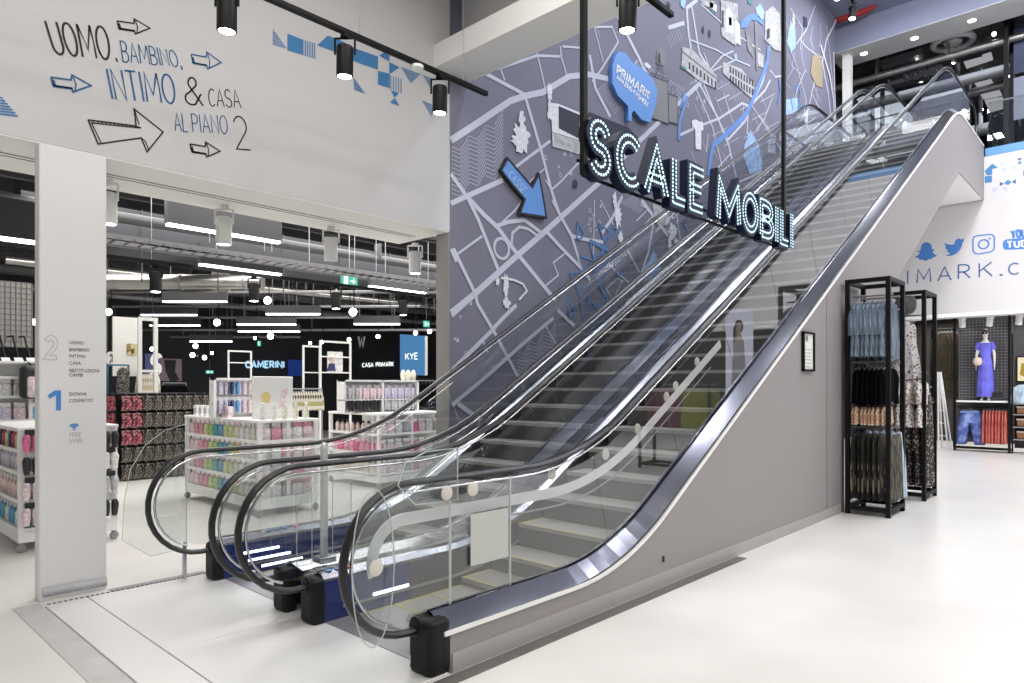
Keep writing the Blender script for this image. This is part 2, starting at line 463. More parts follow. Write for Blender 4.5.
# pillar in the opening
b = MB(); b.bevbox(1.338, 1.80, YW - .004, YW + .13, 0, 3.5, .012); 
b.use(M['white']); b.mi = 0
pil = tag(b.build('pillar_left', M['white']), kind='structure')
pil.data.materials.clear(); pil.data.materials.append(mat('pillar_paint', (.74, .735, .735), .5))
b = MB(); b.box(1.36, 1.80, YW - .012, YW - .003, .03, .10); tag(b.build('pillar_kick_strip', M['steel'], pil), kind='structure')

# map wall
b = MB(); b.box(5.505, 19.27, YW, YW + .22, 0, 11.5)
mw = struct('wall_map', b, M['map'])
b = MB(); b.box(5.49, 5.504, YW + .002, YW + .23, 0, 3.5); tag(b.build('wall_edge_bead', mat('edge_bead', (.30, .29, .28), .6), mw), kind='structure')

# ceilings and beams
b = MB(); b.box(-4, 5.70, -10, YW, 6.5, 6.7); struct('ceiling', b, M['ceil'])
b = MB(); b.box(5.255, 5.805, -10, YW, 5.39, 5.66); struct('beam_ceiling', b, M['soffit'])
b = MB(); b.box(5.70, 5.80, -10, YW, 5.66, 11.5); struct('wall_atrium', b, M['ceil'])
b = MB(); b.box(5.7, 21, -10, YW + .3, 11.5, 11.7); struct('ceiling_atrium', b, M['bulk'])
# far side: lower fascia, slab, blue edge
b = MB(); b.box(XR, XR + .5, -10, 6.5, 3.37, 7.15); wr = struct('wall_right', b, M['wall'])
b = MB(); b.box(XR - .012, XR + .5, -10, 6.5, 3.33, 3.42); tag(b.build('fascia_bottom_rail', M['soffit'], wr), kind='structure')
b = MB(); b.box(XR + .5, 33, -10, 7.1, 6.6, 7.15); struct('floor_upper', b, M['darkgrey'])
b = MB(); b.box(XR - .008, XR + .12, -10, 2.9, 7.152, 7.34); struct('trim_4', b, mat('blue_slab_edge', (.09, .25, .50), .45))
b = MB().use(M['bulk']); b.box(XR, XR + .2, -10, 6.5, 10.77, 11.5); struct('wall_right_upper', b, None)
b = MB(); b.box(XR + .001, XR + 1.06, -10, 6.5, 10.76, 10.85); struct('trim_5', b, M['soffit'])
b = MB(); b.box(XR + 1.06, 34, -10, 7.1, 11.25, 11.35); struct('ceiling_upper', b, M['ceil_dark'])
b = MB(); b.box(33, 33.2, -10, 12, 0, 11.3); struct('wall_upper_back', b, M['darkwall'])
b = MB(); b.box(20.05, 20.27, 6.02, 6.22, 7.15, 10.77); tag(b.build('column_upper', M['white']), kind='structure')
b = MB(); b.box(19.3, 33, 6.95, 7.1, 0, 11.5); struct('wall_upper_left', b, M['darkwall'])
# right shop behind the fascia
b = MB(); b.box(XR + .5, 33, -10, 6.8, 3.62, 3.72); struct('ceiling_right', b, M['ceil_dark'])
b = MB(); b.box(23.6, 23.8, -10, 6.8, 0, 3.7); struct('wall_right_back', b, mat('brown_dark_wall', (.03, .026, .024), .7, 0, (1.2, .3)))
b = MB(); b.box(XR - .1, 24, -10, 6.5, 0, .0); 
# left shop shell
b = MB(); b.box(-1, 23, 7.5, 22.2, 4.9, 5.05); cl_o = struct('ceiling_left', b, mat('grey_open_ceiling', (.15, .147, .15), .8, 0, (3, .5)))
for i in range(14):
    b = MB(); b.box(-1, 23, 8.0 + i, 8.12 + i, 4.66, 4.9); tag(b.build('ceiling_joist', mat('joist_grey', (.10, .10, .105), .7), cl_o), kind='structure')
b = MB(); b.box(-1, 23, 22, 22.2, 0, 5); struct('wall_left_back', b, M['darkwall'])
b = MB(); b.box(-1.2, -1, 7.2, 22.2, 0, 5); struct('wall_left_side', b, M['wall'])

# ------------------------------------------------------------------ lettering and print on the left wall
PL = Plane(1, YW, .004)
def words(name, items, parent, plane, m, kind=None):
    mb = MB()
    for txt, bl, br, tl, tr, w in items:
        write_quad(mb, txt, bl, br, tl, tr, plane, w)
    return mb.build(name, m, parent)
blk = MB().use(M['black_ink']); blu = MB().use(M['blue_ink'])
PW = .012
write_quad(blk, 'UOMO', (55, 54), (111, 60), (45, 21), (106, 27), PL, PW * 1.3)
write_quad(blu, 'BAMBINO', (123, 62), (179, 67), (120, 41), (175, 51), PL, PW * .8)
write_quad(blu, 'INTIMO', (112, 99), (176, 104), (106, 69), (172, 75), PL, PW * 1.25)
write_quad(blk, '&', (185, 104), (203, 106), (184, 77), (200, 78), PL, PW * 1.2)
write_quad(blk, 'CASA', (209, 106), (241, 108), (208, 89), (238, 90), PL, PW * .7)
write_quad(blu, 'AL', (175, 131), (188, 132), (173, 113), (186, 114), PL, PW * .7)
write_quad(blu, 'PIANO', (193, 132), (228, 134), (191, 114), (226, 116), PL, PW * .7)
write_quad(blk, '2', (236, 149), (250, 150), (232, 116), (245, 117), PL, PW)
for p, mb in (((116, 58), blk), ((181, 66), blu)):
    q = [PL(*p), PL(p[0] + 1.2, p[1] + 4)]; mb.ribbon(q, PW, PL.to3d)
def arrow(mb, x0, y0, x1, y1, w):
    shape = [(0, .14), (.05, .62), (.52, .78), (.55, 1.0), (1, .62), (.52, .0), (.5, .3), (0, .14)]
    f = lambda p: PL(x0 + (x1 - x0) * p[0], y0 + (y1 - y0) * p[1])
    mb.ribbon([f(p) for p in shape], w, PL.to3d)
    mb.ribbon([f(p) for p in [(.05, .30), (.1, .66)]], w * 1.6, PL.to3d)
    mb.ribbon([f(p) for p in [(.05, .66), (.52, .80)]], w * 1.4, PL.to3d)
    mb.ribbon([f(p) for p in [(.55, .12), (.62, .52), (.60, .94)]], w * .8, PL.to3d)
arrow(blk, 117, 19, 150, 34, .011); arrow(blu, 191, 52, 221, 69, .011); arrow(blu, 51, 75, 91, 92, .013); arrow(blk, 190, 142, 220, 157, .012)
big = [(88, 120), (98, 144), (141, 138), (147, 152), (163, 132), (134, 109), (136, 126), (88, 120)]
blk.ribbon([PL(*p) for p in big], .012, PL.to3d)
for l in ([(91, 122), (101, 143)], [(141, 138), (145, 141), (149, 151)], [(134, 109), (139, 125)], [(91, 123), (140, 128)], [(136, 126), (141, 128)]):
    blk.ribbon([PL(*p) for p in l], .009, PL.to3d)
for i in range(11):
    x = 93 + i * 4.1; blk.ribbon([PL(x, 120.8 + i * .5), PL(x + 1.5, 123.2 + i * .45)], .007, PL.to3d)
blk.build('black_hand_lettering', None, wl); blu.build('blue_hand_lettering', None, wl)

def px2(p): return (250 + p[0] / 3.413, p[1] / 3.413)
deco = MB().use(M['blue_deco'])
for pg in ([(127, 115), (178, 135), (178, 187), (127, 172)], [(228, 155), (265, 122), (302, 134), (302, 181)], [(302, 134), (357, 165), (357, 210), (302, 181)],
           [(357, 165), (436, 193), (436, 238), (357, 210)], [(440, 190), (458, 178), (476, 190), (475, 210)], [(475, 212), (510, 230), (475, 254)],
           [(436, 242), (476, 252), (476, 301), (436, 288)], [(480, 308), (508, 318), (493, 334)], [(478, 350), (493, 334), (510, 362)]):
    deco.poly([PL(*px2(p)) for p in pg], PL.to3d)
def hatch(mb, tri, n, w, plane, conv=lambda p: p):
    """stripes filling a triangle a-b-c from apex a to base b-c"""
    a, b_, c = [conv(p) for p in tri]
    for i in range(1, n + 1):
        t = i / n
        p = (a[0] + (b_[0] - a[0]) * t, a[1] + (b_[1] - a[1]) * t); q = (a[0] + (c[0] - a[0]) * t, a[1] + (c[1] - a[1]) * t)
        mb.ribbon([plane(*p), plane(*q)], w, plane.to3d)
for tri in ([(77, 97), (77, 150), (123, 163)], [(352, 262), (355, 305), (392, 318)], [(548, 285), (515, 230), (580, 255)], [(620, 310), (590, 258), (622, 270)], [(620, 402), (587, 345), (622, 360)]):
    hatch(deco, tri, 8, .010, PL, px2)
hatch(deco, [(0, 95), (0, 114), (18, 116)], 7, .012, PL)
for (xa, xb, ya, yb, yc, yd, n) in ((180, 220, 136, 148, 187, 201, 6), (480, 515, 258, 268, 305, 318, 5)):
    for i in range(n):
        t = i / (n - 1); x = xa + (xb - xa) * t
        deco.ribbon([PL(*px2((x, ya + (yb - ya) * t))), PL(*px2((x, yc + (yd - yc) * t)))], .013, PL.to3d)
deco.build('blue_geometric_print', None, wl)

# ------------------------------------------------------------------ directory on the pillar
PP = Plane(1, YW - .004, .003)
b = MB().use(mat('directory_grey_ink', (.10, .10, .105), .7))
def tx(body, u, v, hpx, mb, sx=1.0):
    p = PP(u, v); s = PP.scale(u, v) * hpx / .70
    font_on(mb, body, s, lambda x, y: (p[0] + x * sx, YW - .0075, p[1] + y))
for body, v in (('UOMO', 344), ('BAMBINO', 351), ('INTIMO', 357.5), ('CASA', 364.5), ('RESTITUZIONI', 372), ('CAMBI', 376.5), ('DONNA', 395.5), ('COSMETICI', 402.3)):
    tx(body, 69, v, 3.3, b, .88)
b.build('directory_text', None, pil)
b = MB().use(mat('directory_pale_ink', (.45, .45, .46), .7))
tx('FREE', 69, 437, 4.5, b, .8); tx('WIFI', 69, 443.5, 4.5, b, .9)
two = [(x * .95, y) for x, y in FONT['2'][1][0]]
p0 = PP(46, 357.5); sc = PP.scale(50, 350) * 20
L_, R_ = offset2(two, .22)
out = [(p0[0] + x * sc * .75, p0[1] + y * sc) for x, y in L_ + R_[::-1]]
b.ribbon(out, .005, PP.to3d, closed=True)
b.build('directory_pale_lettering', None, pil)
b = MB().use(mat('directory_blue', (.06, .24, .62), .6))
p0 = PP(47.5, 410.5); sc = PP.scale(50, 400)
one = [(0, 15), (6, 20), (11.5, 20), (11.5, 0), (7.2, 0), (7.2, 15.5), (2, 11.6)]
b.poly([(p0[0] + x * sc, p0[1] + y * sc) for x, y in one], PP.to3d)
c0 = PP(74, 428.5)
for r_ in (2.2, 4.0, 5.8): b.ribbon([(c0[0] + sc * r_ * math.cos(R(a)), c0[1] - .01 + sc * r_ * math.sin(R(a))) for a in range(45, 136, 9)], .009, PP.to3d)
b.poly([(c0[0] + sc * .8 * math.cos(R(a)), c0[1] - .01 + sc * .8 * math.sin(R(a))) for a in range(0, 360, 30)], PP.to3d)
b.build('directory_blue_numeral', None, pil)

# ------------------------------------------------------------------ the street map printed on the map wall
class Ly:
    def __init__(s, eps): s.p = Plane(1, YW, eps)
m1, m2, m3, m4 = Plane(1, YW, .003), Plane(1, YW, .005), Plane(1, YW, .012), Plane(1, YW, .014)
rd = MB().use(M['road']); fine = MB().use(M['road_thin'])
LIFT = [0]
def road(pts, wpx, mb=None, pl=None):
    pl = pl or m2; mb = mb or rd
    LIFT[0] = (LIFT[0] + 1) % 90; pl = Plane(1, YW, pl.eps + LIFT[0] * .00006) if mb is not fine else Plane(1, YW, pl.eps + LIFT[0] * .00001)
    k = sum(pl.scale(*p) for p in pts) / len(pts)
    mb.ribbon([pl(*p) for p in pts], wpx * k, pl.to3d)
roads = [
 ([(450.6, 203.5), (502.7, 180)], 5), ([(514, 168), (550, 141)], 3), ([(450.6, 174), (467, 197), (478, 219.5), (498, 270)], 4.5),
 ([(468, 198), (484, 215), (497, 227), (514, 250), (555, 300)], 5), ([(450.8, 313), (472, 296), (517, 255.6), (543.7, 232.5), (598, 183.5), (640, 140), (678, 104), (702, 81)], 5.5),
 ([(525, 97), (541, 151), (551, 190), (559.5, 215), (571, 235), (582, 270)], 4), ([(450.6, 140.5), (470, 128), (510, 101), (525, 96), (542.5, 92.3), (569, 76.5), (589, 74.5), (608, 79)], 6),
 ([(484, 73), (525, 95)], 4), ([(500, 68), (504.5, 80.5)], 2), ([(536.7, 53), (545.5, 91)], 2), ([(484, 73), (512, 64), (536.7, 55.7), (560, 56.5)], 2.5), ([(560, 46), (561, 57), (567, 77)], 2),
 ([(589.5, 55), (595, 88), (610, 117)], 4), ([(615.8, 13), (639, 58.6), (654, 91), (664, 112)], 4.5), ([(590, 27), (612, 27), (618, 42), (602, 68), (592, 82)], 2), ([(594, 27), (603, 62)], 1.6),
 ([(562, 46.5), (582, 48)], 2), ([(697, 0), (686.5, 8), (688, 30), (691, 51), (696, 82)], 3.5), ([(691, 3), (695, 28), (699, 53), (712, 73)], 3), ([(668, 28), (684, 23)], 4),
 ([(698, 82), (717, 117), (728.6, 146), (736, 177)], 3), ([(703, 83), (717, 118), (728, 140)], 2.5), ([(696, 89.5), (712, 126.5), (722, 167)], 2), ([(680, 135), (699, 126), (718.7, 118.7), (742, 103.2), (748, 106)], 2.5),
 ([(723.5, 93), (733, 123.5)], 1.5), ([(717, 101), (729, 95)], 1.5), ([(708, 134), (706, 152)], 1.6), ([(769.6, 46), (763, 80), (749, 110), (745, 121), (727, 140.5)], 2.6),
 ([(770, 80), (765, 90), (750, 106)], 2.2), ([(748, 110), (747, 133), (757, 142), (761, 158), (761, 172), (737, 183)], 2), ([(711, 175), (730, 154)], 1.4), ([(743, 104), (743, 121)], 1.2),
 ([(750, 103), (768, 131), (782, 152)], 1.4), ([(759, 115), (776, 140)], 1.2), ([(756, 130), (764, 119), (772, 98)], 1.2), ([(770, 70), (775, 77), (781, 76)], 1.5),
 ([(453, 248.5), (475, 294), (477, 303.5), (492.7, 330), (519, 379), (509.5, 393)], 4), ([(482, 236), (455, 255.6)], 2.5), ([(450.8, 249), (456, 262)], 4),
 ([(451.4, 316), (468, 301)], 4), ([(452, 370), (470, 352), (489, 333), (503, 317.6), (516, 305)], 4.5), ([(457.6, 403.7), (482, 421)], 5), ([(452, 405), (489, 374), (520, 346), (553, 318)], 4),
 ([(543.7, 323), (559.5, 351)], 2), ([(483, 342), (487, 352)], 3), ([(547, 232.7), (563, 250), (580.6, 268), (590, 280)], 4), ([(566.6, 252), (553, 262.6), (558, 275), (545.5, 285.5)], 1.8),
 ([(496, 226), (508, 222), (524, 220), (541, 233)], 4), ([(511, 247), (512, 233), (519, 227), (528, 229), (540, 238)], 3), ([(552, 200), (560, 216), (571, 236), (588, 240), (603, 242)], 3.6),
 ([(594, 200), (593, 259)], 1.5), ([(600, 200), (613, 225)], 1.5), ([(622, 196), (612, 218), (601, 234)], 3.6), ([(641, 200), (655, 219), (668, 236)], 4.5), ([(653, 224), (648, 252), (637.6, 284)], 3),
 ([(675.6, 211), (681, 246)], 2), ([(675.6, 211), (655, 232)], 1.4), ([(636, 221), (648, 209), (640, 205)], 1.5), ([(627, 250), (639, 272)], 2), ([(609, 265), (634, 288)], 2), ([(622, 280), (612, 301)], 1.2), ([(653, 215), (627, 245)], 1.5),
 ([(612, 300), (606, 289), (617, 278), (623, 282)], 1.2), ([(557, 310), (574, 326)], 4), ([(545, 180), (551, 190), (560, 182), (590, 150)], 2), ([(521, 190), (531, 180), (545, 168)], 1.5),
 ([(502, 222), (514, 211), (522, 200)], 1.8), ([(655, 125), (672, 108)], 1.6), ([(637, 60), (624, 82)], 1.5), ([(690, 40), (716, 50), (733, 60)], 1.6), ([(703, 52), (710, 70), (722, 56), (733, 51)], 1.6),
 ([(640, 5), (655, 0)], 2.5), ([(700, 4), (720, 22), (738, 36), (760, 50)], 1.5), ([(712, 71), (735, 60), (750, 66)], 1.4), ([(786, 40), (795, 62), (806, 100), (803, 118), (812, 138)], 1.4),
 ([(800, 40), (806, 47), (812, 52), (822, 58)], 1.2), ([(836, 20), (826, 40), (822, 62), (828, 95), (832, 130)], 2.5), ([(818, 72), (812, 90), (808, 110), (800, 121)], 1.6), ([(812, 95), (820, 110), (826, 130)], 1.2),
 ([(786, 150), (800, 128), (815, 118)], 1.4), ([(805, 70), (796, 92), (790, 122)], 1.2), ([(815, 5), (806, 30), (796, 44)], 1.2), ([(826, 25), (830, 60), (833, 90)], 1.6), ([(790, 8), (802, 28), (800, 50)], 1.2),
]
for p, w in roads: road(p, w)
c = m2(501.5, 248.5); k = m2.scale(501, 248)
rd.ribbon([(c[0] + 8.5 * k * 1.25 * math.cos(R(a)), c[1] + 10 * k * math.sin(R(a))) for a in range(0, 360, 15)], 3 * k, m2.to3d, closed=True)
rd.build('street_print', None, mw)
# herringbone fields and hatched blocks
def clip_zig(x0, x1, dx, ybase, amp, lo, hi, w=.7):
    run = []
    x = x0; i = 0
    while x <= x1:
        y = ybase(x) + (amp if i % 2 else -amp)
        if lo(x) < y < hi(x): run.append((x, y))
        else:
            if len(run) > 1: road(run, w, fine, m1)
            run = []
        x += dx; i += 1
    if len(run) > 1: road(run, w, fine, m1)
for k_ in range(28):
    clip_zig(451.5, 506 + 0 * k_, 8.6, lambda x: 122 + k_ * 4.2 - .62 * (x - 451), 4.5, lambda x: 145 - .66 * (x - 450), lambda x: 202 - .45 * (x - 450))
for k_ in range(14):
    clip_zig(517, 556, 6.5, lambda x: 345 + k_ * 3.6 - .8 * (x - 517), 4.0, lambda x: 352 - .85 * (x - 515), lambda x: 388 - .95 * (x - 520))
for i in range(22): # hatched park right of the bubble
    t = i / 21; road([(640 + 44 * t, 60 + 28 * t), (628 + 44 * t, 76 + 34 * t)], .6, fine, m1)
for i in range(14):
    t = i / 13; road([(598 + 16 * t, 90 + 24 * t), (608 + 20 * t, 80 + 20 * t)], .5, fine, m1)
for i in range(16):
    t = i / 15; road([(717 + 30 * t, 88 + 22 * t), (722 + 26 * t, 80 + 18 * t)], .5, fine, m1)
for i in range(10):
    t = i / 9; road([(620 + 18 * t, 203 + 10 * t), (634 + 12 * t, 196 + 10 * t)], .5, fine, m1)
random.seed(3)
for i in range(34): # little squares and rings of the lower left field
    u, v = random.choice([(random.uniform(453, 484), random.uniform(296, 365)), (random.uniform(545, 572), random.uniform(150, 184)), (random.uniform(683, 705), random.uniform(96, 112)), (random.uniform(588, 602), random.uniform(204, 232))])
    if u < 490 and v > 372 - (u - 452) * .95: continue
    k = m1.scale(u, v) * random.uniform(1.2, 2.4); q = m1(u, v)
    if random.random() < .5: fine.poly([(q[0] - k, q[1] - k), (q[0] + k, q[1] - k), (q[0] + k, q[1] + k * .4), (q[0], q[1] + k)], m1.to3d)
    else: fine.ribbon([(q[0] + k * math.cos(R(a)), q[1] + k * math.sin(R(a))) for a in range(0, 360, 60)], k * .4, m1.to3d, closed=True)
for i in range(30):
    u0 = 690 + (i * 37 % 78); v0 = 84 + (i * 23 % 74)
    if v0 > 176 - (u0 - 690) * .2: continue
    if i % 2: road([(u0, v0), (u0 + 7, v0 + 17)], .8, fine, m1)
    else: road([(u0, v0), (u0 + 15, v0 - 8.5)], .8, fine, m1)
for i in range(16):
    u0 = 785 + (i * 17 % 42); v0 = 20 + (i * 29 % 100); road([(u0, v0), (u0 + 5 - (i % 3) * 4, v0 + 14), (u0 + 8 - (i % 4) * 3, v0 + 24)], .8, fine, m1)
for i in range(14):
    u0 = 595 + (i * 41 % 84); v0 = 24 + (i * 31 % 60)
    if 606 < u0 < 680 and v0 > 48: continue
    road([(u0, v0), (u0 + (9 if i % 2 else 5), v0 + (-5 if i % 2 else 13))], .8, fine, m1)
fine.build('fine_street_print', None, mw)
# rivers, lakes, marker scrawls
rv = MB().use(M['river'])
road([(768, 46), (767, 61), (760, 81), (748, 110), (744, 116), (732, 128), (720, 139.5), (713, 144), (709.5, 160), (708, 176)], 5.5, rv, m3)
road([(686.5, 96), (679, 122), (678, 140)], 4, rv, m3); road([(684, 92), (680, 108)], 3, rv, m3)
rv.poly([m3(*p) for p in [(740, 22), (748, 15), (756, 14), (762, 20), (763, 26), (757, 21), (750, 20), (746, 28), (740, 28)]], m3.to3d)
rv.use(M['lake'])
for pg in ([(648, 262), (653, 250), (659, 264), (657, 269), (640, 281), (643, 268)], [(744, 145), (750, 130), (757, 142), (761, 158), (761, 171), (749, 174), (743, 158)], [(755, 8), (760, 4), (764, 12), (763, 20), (757, 17)],
           [(790, 20), (795, 30), (795, 48), (790, 53), (787, 40)], [(733, 55), (736, 53), (737, 58), (735, 62)], [(782, 100), (797, 98), (798, 112), (783, 116)], [(680, 0), (686, 0), (684, 9), (680, 6)]):
    rv.poly([m3(*p) for p in pg], m3.to3d)
rv.build('river_print', None, mw)
sc_ = MB().use(M['scrawl'])
for pl_ in ([(577, 222), (584, 234), (579, 240), (576, 238), (577, 222)], [(598, 224), (603, 240), (610, 232), (598, 224)], [(612, 226), (605, 245), (617, 230), (612, 226)],
            [(589, 240), (593, 259), (606, 248), (589, 240)], [(590, 242), (604, 249), (613, 254), (620, 262)], [(579, 256), (583, 270), (596, 262), (579, 256)], [(600, 245), (604, 262), (592, 277)],
            [(569, 274), (578, 272), (596, 266), (574, 283), (569, 274)], [(574, 283), (579, 296), (590, 284)], [(588, 262), (600, 282), (605, 268)], [(612, 260), (617, 276), (622, 272)],
            [(566, 298), (569, 318), (575, 312), (566, 298)], [(580, 294), (582, 327), (588, 300), (594, 322)], [(602, 289), (607, 300), (604, 314)], [(596, 280), (604, 296), (598, 308)], [(586, 296), (600, 312), (590, 326)],
            [(683, 222), (688, 233), (700, 232)], [(778, 78), (780, 92), (777, 104)], [(795, 90), (798, 84), (800, 94), (797, 108), (802, 106)], [(790, 96), (792, 110)]):
    road(pl_, 2.2, sc_, m3)
sc_.build('blue_marker_sketch', None, mw)
# white sketched trees / monuments
wk = MB().use(M['inkwhite'])
def blob(u, v, rx, ry, n=26, seed=0, m=None):
    rnd = random.Random(seed); k = m3.scale(u, v); q = m3(u, v)
    ps = []
    for i in range(n):
        a = 2 * PI * i / n; r_ = rnd.uniform(.55, 1.1)
        ps.append((q[0] + rx * k * 1.25 * r_ * math.cos(a), q[1] + ry * k * r_ * math.sin(a)))
    wk.poly(ps, Plane(1, YW, m4.eps + seed * .00008).to3d)
for t in ((521, 137, 11, 17, 1), (521, 118, 4, 8, 2), (519, 142, 12, 11, 21), (549, 92, 4, 10, 3), (549, 110, 3.5, 12, 4), (505, 287, 3.5, 14, 5), (506, 303, 5, 6, 6), (497, 281, 3, 5, 7), (617, 216, 6, 15, 8), (620, 238, 4, 8, 9), (614, 200, 3, 9, 10),
          (672, 232, 8, 10, 11), (669, 244, 3, 8, 12), (676, 242, 5, 4, 13), (647, 66, 6, 3, 14), (793, 22, 3, 8, 15), (806, 118, 4, 10, 16), (590, 178, 5, 4, 18)):
    blob(*t[:4], 26, t[4])
wk.poly([m4(*p) for p in [(691, 121), (695, 119.5), (699, 122), (702, 122), (703, 130), (700.5, 131), (700.5, 150), (695, 149), (694.5, 129), (692, 128)]], m4.to3d)
road([(820, 45), (829, 75), (833, 100), (834, 130)], 3, wk, m4); road([(833, 52), (835, 120)], 2.2, wk, m4)
road([(500, 278), (513, 280), (522, 284), (526, 291), (518, 300)], 2.2, wk, m4)
wk.use(M['inkdark'])
for t in ((523, 8, 0, 0), (574.5, 184, 3.2, 4.5), (702.5, 30, 1.6, 4), (709, 34, 1.8, 4), (547, 44.5, 3.4, 2), (668, 5, 3, 3)):
    if t[2] == 0: continue
    k = m4.scale(t[0], t[1]); q = m4(t[0], t[1]); wk.poly([(q[0] + t[2] * k * math.cos(R(a)) * 1.2, q[1] + t[3] * k * math.sin(R(a))) for a in range(0, 360, 30)], Plane(1, YW, .016).to3d)
wk.build('white_tree_sketch', None, mw)
# buildings drawn on the map
bl = MB(); m5 = Plane(1, YW, .016)
def shape(m, pts, pl=None):
    pl = pl or m4; bl.use(m); bl.poly([pl(*p) for p in pts], pl.to3d)
shape(M['inkwhite'], [(550, 103), (557.5, 104), (582, 114), (581, 155), (552, 146.5)])
shape(M['inkdark'], [(557.8, 106.2), (579, 115.3), (578, 138.8), (558, 128.5)], m5)
shape(M['inkgrey'], [(551.5, 132), (579.5, 141), (579.5, 142), (551.5, 133)], m5); shape(M['inkstone'], [(553, 134), (578.5, 142.5), (578.5, 153.5), (553, 145.5)], m5)
for a in ((588, 117, 625, 136, 636, 144, 588, 136),): shape(M['inkdark'], [(588, 112), (628, 128), (637, 137), (637, 146), (588, 140)])
# long palace with a row of dark windows
shape(M['inkstone'], [(682, 47), (692, 50), (716, 75.5), (716.5, 89), (700, 82), (680.5, 66.5)])
for i in range(8):
    t = i / 7; x = 688 + 26 * t; y = 62 + 19 * t; shape(M['inkdark'], [(x, y), (x + 1.6, y + 1.2), (x + 1.6, y + 8), (x, y + 7)], m5)
road([(682, 52), (716, 79)], 1, bl.use(M['inkgrey']), m5); shape(M['inkgreen'], [(680, 65), (685, 68), (685, 70.5), (680, 68)], m5)
# colosseum-like arcade block
shape(M['inkstone'], [(722, 62), (741, 69), (753, 85), (752.5, 100), (722, 73)])
for r_, (y0, n) in enumerate(((66, 9), (75, 9))):
    for i in range(n):
        t = i / (n - 1); x = 729 + 22 * t; y = y0 + 13.5 * t + (0 if r_ else 0); shape(M['inkdark'], [(x, y), (x + 1.5, y + .9), (x + 1.5, y + 7.5), (x, y + 6.4)], m5)
# tall church front
shape(M['inkstone'], [(720, 0), (737, 4), (738, 40), (735, 46), (721, 36)]); shape(M['inkwhite'], [(725, 9), (729, 8), (732, 14), (733, 34), (726, 32)], m5)
shape(M['lake'], [(728, 17), (731, 18), (731, 26), (728, 25)], m5); shape(M['inkwhite'], [(734, 20), (739, 24), (740, 46), (735, 42)], m5); shape(M['inkdark'], [(721, 10), (723, 11), (723, 28), (721, 27)], m5)
shape(M['inkwhite'], [(709, 2), (716, 5), (716, 12), (709, 8)]); shape(M['inkgreen'], [(711, 10), (715, 12), (715, 15), (711, 13)], m5); shape(M['inkgreen'], [(747, 0), (752, 1), (751, 5), (747, 3)], m5); shape(M['inkstone'], [(700, 0), (714, 2), (712, 9), (702, 5)])
# obelisk, wing and towers on the right
shape(M['inkgrey'], [(745, 30), (751, 40), (753, 58), (747, 50)]); shape(M['inkgrey'], [(754, 22), (756.5, 22), (757.5, 70), (755.5, 70)], m5); shape(M['inkstone'], [(757, 52), (763, 55), (763, 68), (757, 66)])
shape(M['inkstone'], [(765, 12), (772, 6), (779, 14), (781, 52), (774, 50), (764, 40)]); shape(M['inkwhite'], [(770, 26), (773, 24), (775, 30), (776, 46), (771, 43)], m5); shape(M['inkdark'], [(766, 30), (769, 28), (769, 38), (766, 40)], m5)
shape(M['inkdark'], [(802.5, 16), (806.5, 18), (807, 27), (803.5, 27)], m5); shape(M['inktan'], [(812, 56), (818, 54), (822, 64), (822, 88), (816, 86), (810, 74)])
shape(M['inkgrey'], [(656, 56), (658, 50), (661, 48), (665, 54), (664, 66), (656, 64)], m4); shape(M['inkdark'], [(657, 56), (659, 52), (660, 64), (657, 63)], m5)
shape(M['inkstone'], [(652, 203), (664, 208), (668, 214), (667, 226), (654, 222)])
# two grey shopping bags
shape(M['inkgrey'], [(648, 75), (667, 82), (668, 124.5), (651, 118)]); shape(M['inkgrey'], [(667.5, 94), (676.5, 97), (677, 124.5), (668, 122)])
bl.use(M['inkdark'])
for pts in ([(648, 75), (667, 82), (668, 124.5), (651, 118), (648, 75)], [(667.5, 94), (676.5, 97), (677, 124.5), (668, 122)], [(654, 77), (656, 68), (659, 65), (662, 70), (663, 80)], [(655.5, 76), (657, 68.5), (660, 69), (661.5, 78)], [(669.5, 94), (671, 86), (674, 88), (674.5, 96)], [(648, 75), (650, 73), (668, 79.5), (667, 82)]):
    road(pts, .7, bl, m5)
bl.build('landmark_drawing', None, mw)

# raised blue arrow and speech bubble
def raised(name, label, cat, pts, d, m, rim=True):
    t = thing(name, label, cat, onY(*pts[0], YW))
    P2 = [PLr(*p) for p in pts]
    mb = MB(); mb.prism(P2, 1, YW - d, YW - .012); mb.build('panel', m, t)
    return t, P2
PLr = Plane(1, YW, .05)
t, P2 = raised('arrow_sign', 'blue arrow with a black outline pointing down right on the grey street map wall', 'sign',
               [(504.8, 159.4), (498.3, 171), (510, 186.5), (522, 200), (517, 214), (543.4, 218), (540, 197), (536, 175), (529.4, 188)], .055, M['blue'])
mb = MB().use(M['black_ink']); mb.solid_ribbon(P2, .03, lambda a, c_: (a, YW - .012, c_), lambda a, c_: (a, YW - .059, c_), closed=True); mb.build('outline', None, t)
mb = MB().use(mat('arrow_pale_ink', (.45, .58, .82), .6)); PA = Plane(1, YW, .060)
write_quad(mb, 'CASSE', (505, 176.5), (519, 194.5), (508.5, 171.5), (524.5, 190), PA, .011, .22); mb.build('lettering', None, t)
bub = [(614, 53), (622, 54.5), (628.5, 63.5), (640, 71.5), (649, 79.5), (653.5, 91), (652, 107), (646.5, 123.8), (638, 121), (630, 111.5), (627.8, 115), (627.8, 122), (624.5, 122), (624.5, 107.5), (614, 97), (608.5, 84.5), (608.5, 68), (611, 58.5)]
t, P2 = raised('speech_bubble_sign', 'blue speech bubble with white lettering raised off the street map wall', 'sign', bub, .075, M['blue'])
mb = MB().use(M['white']); PA = Plane(1, YW, .080)
write_quad(mb, 'PRIMARK', (612.5, 74.5), (644, 100.5), (613.5, 67), (646, 93.5), PA, .032, .28)
